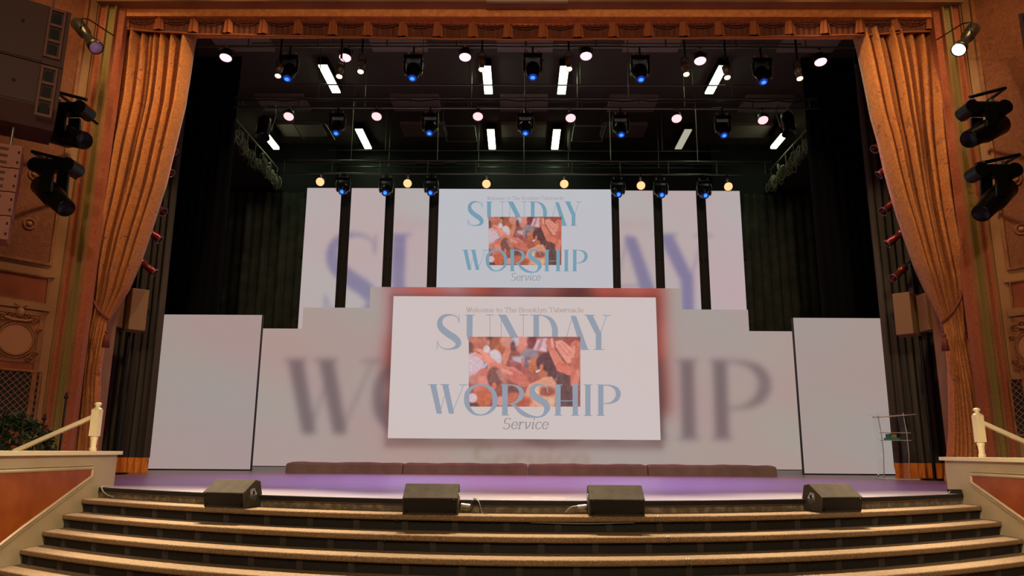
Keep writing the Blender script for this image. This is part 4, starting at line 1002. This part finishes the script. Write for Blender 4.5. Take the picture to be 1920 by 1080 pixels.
# ================================================================== ACRYLIC LECTERN
B = (7.2, 14.7, 0); lc = thing('lectern', 'clear acrylic lectern with thin frosted edges standing before the right side drape', 'lectern', B)
YL0 = 14.7
def up_(x, y, dy=0): q = P(x, y, Y=YL0+dy); return (q[0], q[1], q[2])
b = MB().box(6.72, 7.44, YL0-.20, YL0+.22, 0, .018); b.build('base', 'acedge', lc, B, bevel=.004)
lp = [up_(1640, 780), up_(1648, 820), up_(1652, 860), up_(1652, 896)]
def leg(pts, nm):
    q = MB(); 
    for k in range(len(pts)-1):
        a, c = Vector(pts[k]), Vector(pts[k+1])
        q.add([a+Vector((-.008, -.12, 0)), a+Vector((.008, -.12, 0)), a+Vector((.008, .12, 0)), a+Vector((-.008, .12, 0)), c+Vector((-.008, -.12, 0)), c+Vector((.008, -.12, 0)), c+Vector((.008, .12, 0)), c+Vector((-.008, .12, 0))],
              [(0, 1, 5, 4), (1, 2, 6, 5), (2, 3, 7, 6), (3, 0, 4, 7)])
    o = q.build(nm, 'acrylic', lc, B)
    e = MB().tube([tuple(Vector(p_)+Vector((0, -.125, 0))) for p_ in pts], .008); e.build('frosted_edge', 'acedge', o, B)
leg([up_(1640, 779), up_(1647, 815), up_(1651, 850), up_(1652, 896)], 'leg')
leg([up_(1687, 775), up_(1694, 812), up_(1698, 850), up_(1699, 897)], 'leg')
a, c = up_(1625, 781), up_(1701, 770)
b = MB(); q0, q1 = Vector((6.86, 14.8, 1.20)), Vector((7.66, 14.8, 1.20))
b.add([(6.62, 14.5, 1.14), (7.42, 14.5, 1.20), (7.42, 14.86, 1.28), (6.62, 14.86, 1.22), (6.62, 14.5, 1.155), (7.42, 14.5, 1.215), (7.42, 14.86, 1.295), (6.62, 14.86, 1.235)],
      [(0, 3, 2, 1), (4, 5, 6, 7), (0, 1, 5, 4), (1, 2, 6, 5), (2, 3, 7, 6), (3, 0, 4, 7)]); o = b.build('top', 'acrylic', lc, B)
MB().tube([(6.62, 14.495, 1.148), (7.42, 14.495, 1.208)], .011).build('frosted_edge', 'acedge', o, B)
for z in (.72, .86):
    MB().box(6.84, 7.32, YL0-.13, YL0+.13, z, z+.012).build('shelf', 'acedge', lc, B)
o = MB().box(6.90, 7.12, YL0-.10, YL0+.08, .733, .775).build('book', 'teal', None, (7.1, YL0, .733)); MB().box(6.90, 6.95, YL0-.10, YL0+.0, .776, .845).build('spine_stand', 'teal', o, (7.1, YL0, .733))
tag(o, 'teal green book lying on the shelf of the clear lectern', 'book')
o = MB().box(6.99, 7.08, YL0-.06, YL0+.03, .776, .855).build('small_box', 'skin', None, (7.15, YL0, .776)); tag(o, 'small tan box standing on the teal book in the lectern', 'box')

# ================================================================== HANDRAILS BY THE SIDE STAIRS
for s, lb, X0, Yn in ((-1, 'left', float(P(179, 800, Y=10.06)[0]), 10.06), (1, 'right', float(P(1837, 815, Y=10.06)[0]), 10.06)):
    zb = .445; B = (X0, Yn, zb); r = thing('handrail', 'ivory newel post and sloping handrail on the %s cheek wall cap' % lb, 'handrail', B, group='ivory handrails')
    b = MB(); b.lathe((X0, Yn, zb), (0, 0, 1), [(0, .001), (0, .045), (.03, .045), (.05, .034), (.14, .04), (.17, .052), (.19, .036)], 16)
    b.box(X0-.05, X0+.05, Yn-.05, Yn+.05, zb+.19, zb+.54)
    b.lathe((X0, Yn, zb+.54), (0, 0, 1), [(0, .06), (.015, .05), (.03, .028), (.045, .026), (.055, .042), (.075, .045), (.09, .03), (.095, .001)], 16)
    b.build('newel_post', 'ivory', r, B)
    e = Vector((X0+s*1.05, Yn, zb-.02)); q = MB(); d0 = Vector((X0+s*.05, Yn, zb+.44))
    q.add([d0+Vector((0, y, z)) for y in (-.035, .035) for z in (-.03, .03)]+[e+Vector((0, y, z)) for y in (-.035, .035) for z in (-.03, .03)], [(0, 1, 3, 2), (4, 6, 7, 5), (0, 4, 5, 1), (2, 3, 7, 6), (1, 5, 7, 3), (0, 2, 6, 4)])
    q.build('rail', 'ivory', r, B, bevel=.01)

# iron fence finials and shrub behind the left cheek wall
for i, (x, y, h) in enumerate(((10, 775, .0), (45, 775, 0), (84, 780, 0), (125, 740, 0))):
    t = P(x, y, Y=10.6); Bq = (t[0], 10.6, -.4)
    b = MB().cyl((t[0], 10.6, -.4), (t[0], 10.6, t[2]-.04), .014); o = b.build('iron_picket', 'iron', None, Bq)
    MB().lathe((t[0], 10.6, t[2]-.06), (0, 0, 1), [(0, .014), (.01, .03), (.03, .03), (.045, .016), (.07, .022), (.10, .001)], 10).build('finial', 'iron', o, Bq)
    tag(o, ['black iron picket with a finial at the left frame edge by the shrub', 'black iron picket with a finial in front of the middle of the shrub', 'black iron picket with a finial at the right side of the shrub', 'tallest black iron picket, standing alone before the left curtain'][i], 'picket', 'iron pickets')
trim(MB().box(-10.4, -5.5, 10.16, 12.6, -.5, -.4), 'hall'); trim(MB().box(5.5, 10.4, 10.16, 12.6, -.5, -.4), 'hall')
sb = thing('shrub', 'leafy green shrub in front of the lattice at the far left', 'shrub', (-7.45, 11.05, -.4)); B = sb.location.copy()
b = MB(); rr = random.Random(4)
for k in range(1500):
    a = rr.uniform(0, 6.28); ph = math.acos(rr.uniform(-.7, 1)); R_ = rr.uniform(.75, 1)
    c = Vector((-7.45+.66*R_*sin(ph)*cos(a), 11.05+.30*R_*sin(ph)*sin(a), .28+.70*R_*cos(ph)))
    d = Vector((rr.uniform(-1, 1), rr.uniform(-1, 1), rr.uniform(-.3, 1))).normalized()*rr.uniform(.05, .085); e = d.cross(Vector((rr.uniform(-1, 1), rr.uniform(-1, 1), rr.uniform(-1, 1)))).normalized()*.022
    b.add([c-d, c+e, c+d, c-e], [(0, 1, 2, 3)])
b.build('foliage', 'leaf', sb, B)
q = MB()
for k in range(9): a = k*.7; q.tube([(-7.45, 11.05, -.4), (-7.45+.2*cos(a), 11.05+.1*sin(a), .1), (-7.45+.45*cos(a), 11.05+.2*sin(a), .6)], .012)
q.build('stems', 'ply', sb, B)

# ================================================================== LOUDSPEAKER STACKS AND WALL LIGHTS
for s, lb in ((-1, 'left'), (1, 'right')):
    # big paired cabinets, seen from below
    cx, cy = (-7.47, 10.02) if s < 0 else (7.86, 10.02); Mx = Matrix.Translation((cx, cy, 0)) @ Matrix.Rotation(-s*radians(37), 4, 'Z')
    zs = [4.99, 5.90, 6.82]
    for k in range(2 if True else 3):
        z0, z1 = zs[k], zs[k+1]-.015; B = (cx, cy, z0)
        b = MB().box(-.52, .52, -.42, .42, z0+(.26 if k == 0 else 0), z1, Mx)
        if k == 0:
            v = [Mx @ Vector(p_) for p_ in ((-.52, -.42, z0+.26), (.52, -.42, z0+.26), (.52, .42, z0+.26), (-.52, .42, z0+.26), (-.46, -.22, z0), (.52, -.22, z0), (.52, .42, z0), (-.46, .42, z0))]
            b.add(v, [(0, 1, 5, 4), (1, 2, 6, 5), (2, 3, 7, 6), (3, 0, 4, 7), (4, 5, 6, 7)])
        o = b.build('bass_speaker', 'arrayshade', None, B)
        MB().box(-.50 if s < 0 else -.24, .24 if s < 0 else .50, -.435, -.421, z0+(.28 if k == 0 else .02), z1-.02, Mx).build('front_baffle', 'arrayshade', o, B)
        xs0, xs1 = (.27, .44) if s < 0 else (-.44, -.27)
        fr = MB(); n_ = 3
        for j in range(n_+1):
            zz = z0+.12+(z1-z0-.16)*j/n_; fr.box(xs0, xs1, -.46, -.42, zz-.02, zz+.02, Mx)
        fr.box(xs0-.02, xs0+.01, -.46, -.42, z0+.1, z1-.02, Mx); fr.box(xs1-.01, xs1+.02, -.46, -.42, z0+.1, z1-.02, Mx)
        fr.build('rigging_frame', 'arrayf', o, B)
        for j in range(n_):
            za = z0+.12+(z1-z0-.16)*(j+.18)/n_; zb = z0+.12+(z1-z0-.16)*(j+.82)/n_; MB().box(xs0+.03, xs1-.03, -.426, -.42, za, zb, Mx).build('opening', 'black', o, B)
        MB().cyl(Mx @ Vector((-.05, -.445, (z0+z1)/2+.1)), Mx @ Vector((-.05, -.43, (z0+z1)/2+.1)), .025).build('rigging_hole', 'black', o, B)
        tag(o, '%s big pink bass loudspeaker cabinet with painted shade, hung high at the %s edge' % (['lower', 'upper'][k], lb), 'loudspeaker', 'hung bass cabinets')
    for dx in (-.3, .3):
        v = Mx @ Vector((dx, 0, 0)); MB().cyl((v.x, v.y, 6.79), (v.x, v.y, 11.4), .015, n=6).build('hanging_chain', 'chain', o, B)
# line array below the left cabinets: four slotted modules and their frame edge
Mx = Matrix.Translation((-7.72, 10.0, 0)) @ Matrix.Rotation(radians(30), 4, 'Z')
for k in range(4):
    z1 = 4.68-k*.345; z0 = z1-.335; B = (-7.72, 10.0, z0); dx = .003*k*k
    b = MB().box(-.5-dx, .42-dx*.6, -.25+.02*k, .25, z0, z1, Mx); o = b.build('line_array_speaker', 'arrayp', None, B)
    for j in range(3): MB().box(-.44-dx, .27-dx*.6, -.255+.02*k, -.249+.02*k, z0+.045+j*.10, z0+.085+j*.10, Mx).build('slot', 'slot', o, B)
    e = MB().box(.33-dx*.6, .43-dx*.6, -.275+.02*k, -.24+.02*k, z0, z1, Mx); e.build('rigging_rail', 'arrayp', o, B)
    for j in range(2): MB().box(.385-dx*.6, .41-dx*.6, -.279+.02*k, -.274+.02*k, z0+.06+j*.15, z0+.10+j*.15, Mx).build('rail_hole', 'black', o, B)
    tag(o, 'slotted pale line array loudspeaker module at the left edge, %s of four' % ['topmost', 'second from the top', 'third from the top', 'lowest'][k], 'loudspeaker', 'left line array modules')
    if k == 0:
        [MB().cyl((x_, 10.0, 4.66), (x_, 10.0, 4.99), .02, n=6).build('hanging_chain', 'chain', o, B) for x_ in (-7.75, -7.4)]

def wall_mover(s, base_px, end_a, end_b, Y, lab, pipe):
    """large black moving light clamped below a wall pipe; its head runs from end_a (rear) to end_b (lens)"""
    c = Vector(P(*base_px, Y=Y)); a, e = Vector(P(*end_a, Y=Y+.1)), Vector(P(*end_b, Y=Y-.15)); B = tuple(c)
    r = thing('moving_head_light', lab, 'stage light', B, group='black moving lights beside the %s bands' % ('left' if s < 0 else 'right'))
    MB().box(c.x-.26, c.x+.26, c.y-.14, c.y+.14, c.z-.09, c.z+.09).build('base', 'metal', r, B, bevel=.05)
    for k in (-1, 1):
        MB().cyl((c.x+k*.25, c.y-.15, c.z-.02), (c.x+k*.25, c.y+.15, c.z-.02), .115, n=18).build('base_end', 'metal', r, B)
    d = (e-a).normalized(); m_ = (a+e)/2
    for k in (-.17, .17):
        q = MB(); t0 = Vector((c.x, c.y+k, c.z-.06)); t1 = m_+Vector((0, k, 0)); dd = Vector((.09, 0, 0))
        q.add([t0-dd, t0+dd, t1+dd, t1-dd]+[v+Vector((0, .05 if k > 0 else -.05, 0)) for v in (t0-dd, t0+dd, t1+dd, t1-dd)], [(0, 1, 2, 3), (7, 6, 5, 4), (0, 4, 5, 1), (1, 5, 6, 2), (2, 6, 7, 3), (3, 7, 4, 0)])
        q.build('yoke_arm', 'metal', r, B)
    L_ = (e-a).length
    MB().lathe(a, d, [(0, .001), (0, .13), (.04, .165), (L_*.55, .175), (L_*.62, .15), (L_-.03, .14), (L_, .13), (L_-.02, .115), (L_-.03, .001)], 22).build('head', 'metal', r, B)
    for k in (-.15, .15): MB().box(c.x+k-.025, c.x+k+.025, c.y-.03, c.y+.03, c.z+.08, c.z+.17).build('clamp', 'chain', r, B)
    p0, p1 = Vector(P(*pipe[0], Y=Y)), Vector(P(*pipe[1], Y=Y)); Bp = tuple(p0)
    o = MB().cyl(p0, p1, .028).build('wall_pipe', 'metal', None, Bp)
    q = MB().cyl(p1, (p1.x, 12.2 if abs(p1.x) < 8 else 11.0, p1.z), .026, n=8); q.build('wall_arm', 'metal', o, Bp)
    tag(o, 'black pipe holding the %s' % lab.split(' by')[0].replace('black ', ''), 'pipe', 'short wall pipes')
wall_mover(-1, (128, 206), (92, 248), (160, 264), 11, 'upper black moving light pointing down and right by the left bands', ((163, 187), (105, 172)))
wall_mover(-1, (106, 312), (76, 345), (125, 392), 11, 'lower black moving light tilted steeply down by the left bands', ((134, 303), (60, 284)))
wall_mover(1, (1844, 205), (1878, 232), (1815, 262), 11, 'upper black moving light pointing down and left by the right bands', ((1818, 182), (1885, 165)))
wall_mover(1, (1862, 322), (1890, 350), (1838, 402), 11, 'lower black moving light tilted steeply down by the right bands', ((1830, 308), (1912, 290)))

def wall_spot(s, a_px, e_px, lab, lit):
    a, e = Vector(P(*a_px, Y=11.7)), Vector(P(*e_px, Y=11.4)); d = (e-a).normalized(); L_ = (e-a).length; B = tuple(a)
    o = MB().lathe(a, d, [(0, .001), (0, .09), (.05, .11), (L_*.45, .10), (L_*.5, .075), (L_*.82, .075), (L_*.84, .115), (L_, .12), (L_, .11), (L_-.02, .10), (L_-.03, .001)], 20).build('wall_spotlight', 'gun', None, B)
    MB().lathe(e-d*.015, d, [(0, .105), (.006, .09), (.008, .001)], 20).build('lens', emis('lens_white', (255, 246, 230), 6) if lit else 'silver', o, B)
    m_ = a+d*L_*.4; q = MB().tube([m_+Vector((0, -.11, 0)), m_+Vector((0, -.11, .2)), m_+Vector((0, .1, .3)), (m_.x, 12.45, m_.z+.45)], .012); q.build('yoke', 'metal', o, B)
    tag(o, lab, 'spotlight', 'wall spotlights beside the proscenium')
    return e, d
wall_spot(-1, (143, 42), (181, 90), 'unlit black spotlight high beside the left bands', False)
e, d = wall_spot(1, (1826, 52), (1797, 94), 'lit white spotlight high beside the right bands', True)
light('SPOT', 'lamp_beam', e+d*.05, e+d*3, 150, (1, .85, .65), .08, angle=100, blend=1)

# ================================================================== CARVED ORNAMENT ON THE HALL WALLS
for s, lb in ((-1, 'left'), (1, 'right')):
    def at(px, py, off=0.0):
        r_ = Rn @ np.array([(px-960)/FPX, -(py-540)/FPX, -1]); a = splay(s, 0, 0); d = Vector((s*.588, -.809, 0))
        A = np.array([[r_[0], -d.x], [r_[1], -d.y]]); t, u = np.linalg.solve(A, [a.x-CAM[0], a.y-CAM[1]]); q = CAM+r_*t; n = Vector((-s*.809, -.588, 0))
        return Vector(q)+n*off, n, d
    mx = lambda x: x if s < 0 else 1970-x
    rel = (lambda y: y) if s < 0 else (lambda y: y+14)
    for k, (x, y) in enumerate(((54, 420), (64, 328))):
        c, n, d = at(mx(x), rel(y)-(4 if s > 0 else 0)); B = tuple(c)
        o = MB().ring(c+n*.02, n, .085, .022, 24, 6).build('rosette', 'plaster', None, B); MB().sphere(c+n*.02, .045, 14, 8).build('boss', 'medal', o, B)
        tag(o, 'round carved rosette on the orange wall panel, %s one at the %s edge' % (['lower', 'upper'][k], lb), 'rosette', 'wall rosettes')
    # cartouche with round medallion above the lattice
    c, n, d = at(mx(27), rel(636)); B = tuple(c); up3 = Vector((0, 0, 1)); R_ = .245
    r = thing('carved_cartouche', 'carved plaster surround with a blank round medallion above the lattice at the %s edge' % lb, 'wall ornament', B, group='carved medallion surrounds')
    def pt(a_, b_, o_=0): return c+d*a_+up3*b_+n*o_
    bk = MB(); vs = [pt(a_, b_, o_) for o_ in (.003, .03) for a_, b_ in ((-.36, -.36), (.36, -.36), (.36, .42), (-.36, .42))]
    bk.add(vs, [(0, 1, 2, 3), (4, 5, 6, 7), (0, 1, 5, 4), (1, 2, 6, 5), (2, 3, 7, 6), (3, 0, 4, 7)]); bk.build('backing', 'plaster', r, B)
    MB().cyl(pt(0, 0, .03), pt(0, 0, .05), R_, n=32).build('medallion', 'medal', r, B)
    q = MB(); q.ring(pt(0, 0, .05), n, R_+.012, .018, 32, 6); q.ring(pt(0, 0, .045), n, R_+.055, .012, 32, 6); q.build('ring_moulding', 'plaster', r, B)
    q = MB()
    for k in range(40): a_ = 2*pi*k/40; q.sphere(pt((R_+.032)*cos(a_), (R_+.032)*sin(a_), .05), .010, 6, 4)
    q.build('beading', 'medal', r, B)
    for sg in (-1, 1):
        for a0, b0, sc in ((.24, .33, .07), (.13, .38, .06), (.31, .18, .045), (.31, -.22, .05), (.22, -.31, .05)):
            sp_ = [pt(sg*a0+sc*(1-t/14)*cos(t*.75)*sg, b0+sc*(1-t/14)*sin(t*.75), .05) for t in range(13)]; MB().tube(sp_, .013).build('scroll', 'plaster', r, B)
    q = MB(); q.sphere(pt(0, .44, .07), .075, 14, 10, (1, .6, 1.05)); q.tube([pt(-.2, .34, .06), pt(-.1, .31, .07), pt(.1, .31, .07), pt(.2, .34, .06)], .022)
    for sg in (-1, 0, 1): q.tube([pt(0, .50, .07), pt(sg*.05, .56, .08), pt(sg*.09, .58, .06)], .014)
    q.build('urn', 'medal', r, B)
    # lattice grille
    c2, n, d = at(mx(27), rel(733)); w_, h_ = .34, .33; B = tuple(c2); c = c2
    fr = MB()
    for (a0, b0, a1, b1) in ((-w_, -h_-.25, w_, -h_-.25), (-w_, h_, w_, h_), (-w_, -h_-.25, -w_, h_), (w_, -h_-.25, w_, h_)): fr.cyl(pt(a0, b0, .03), pt(a1, b1, .03), .022, n=8)
    o = fr.build('lattice_grille', 'plaster', None, B)
    q = MB(); q.add([pt(-w_, -h_-.25, .018), pt(w_, -h_-.25, .018), pt(w_, h_, .018), pt(-w_, h_, .018), pt(-w_, -h_-.25, .01), pt(w_, -h_-.25, .01), pt(w_, h_, .01), pt(-w_, h_, .01)], [(0, 1, 2, 3), (7, 6, 5, 4), (0, 4, 5, 1), (1, 5, 6, 2), (2, 6, 7, 3), (3, 7, 4, 0)]); q.build('dark_backing', 'black', o, B)
    q = MB(); H0, H1 = -h_-.25, h_
    for sg in (-1, 1):
        k = -1.6
        while k < 1.6:
            # line a = sg*(b-k)
            seg = []
            b_lo, b_hi = H0, H1
            bb = [b_lo, b_hi]; aa = [sg*(b_-k) for b_ in bb]
            # clip to width
            def clipb(): 
                lo, hi = max(H0, k-w_), min(H1, k+w_); return lo, hi
            lo, hi = clipb()
            if hi > lo: q.cyl(pt(sg*(lo-k), lo, .028), pt(sg*(hi-k), hi, .028), .0045, n=5, cap=False)
            k += .105
    q.build('lattice', 'medal', o, B)
    tag(o, 'diagonal lattice grille in a plaster frame low on the hall wall at the %s edge' % lb, 'grille', 'wall lattice grilles')
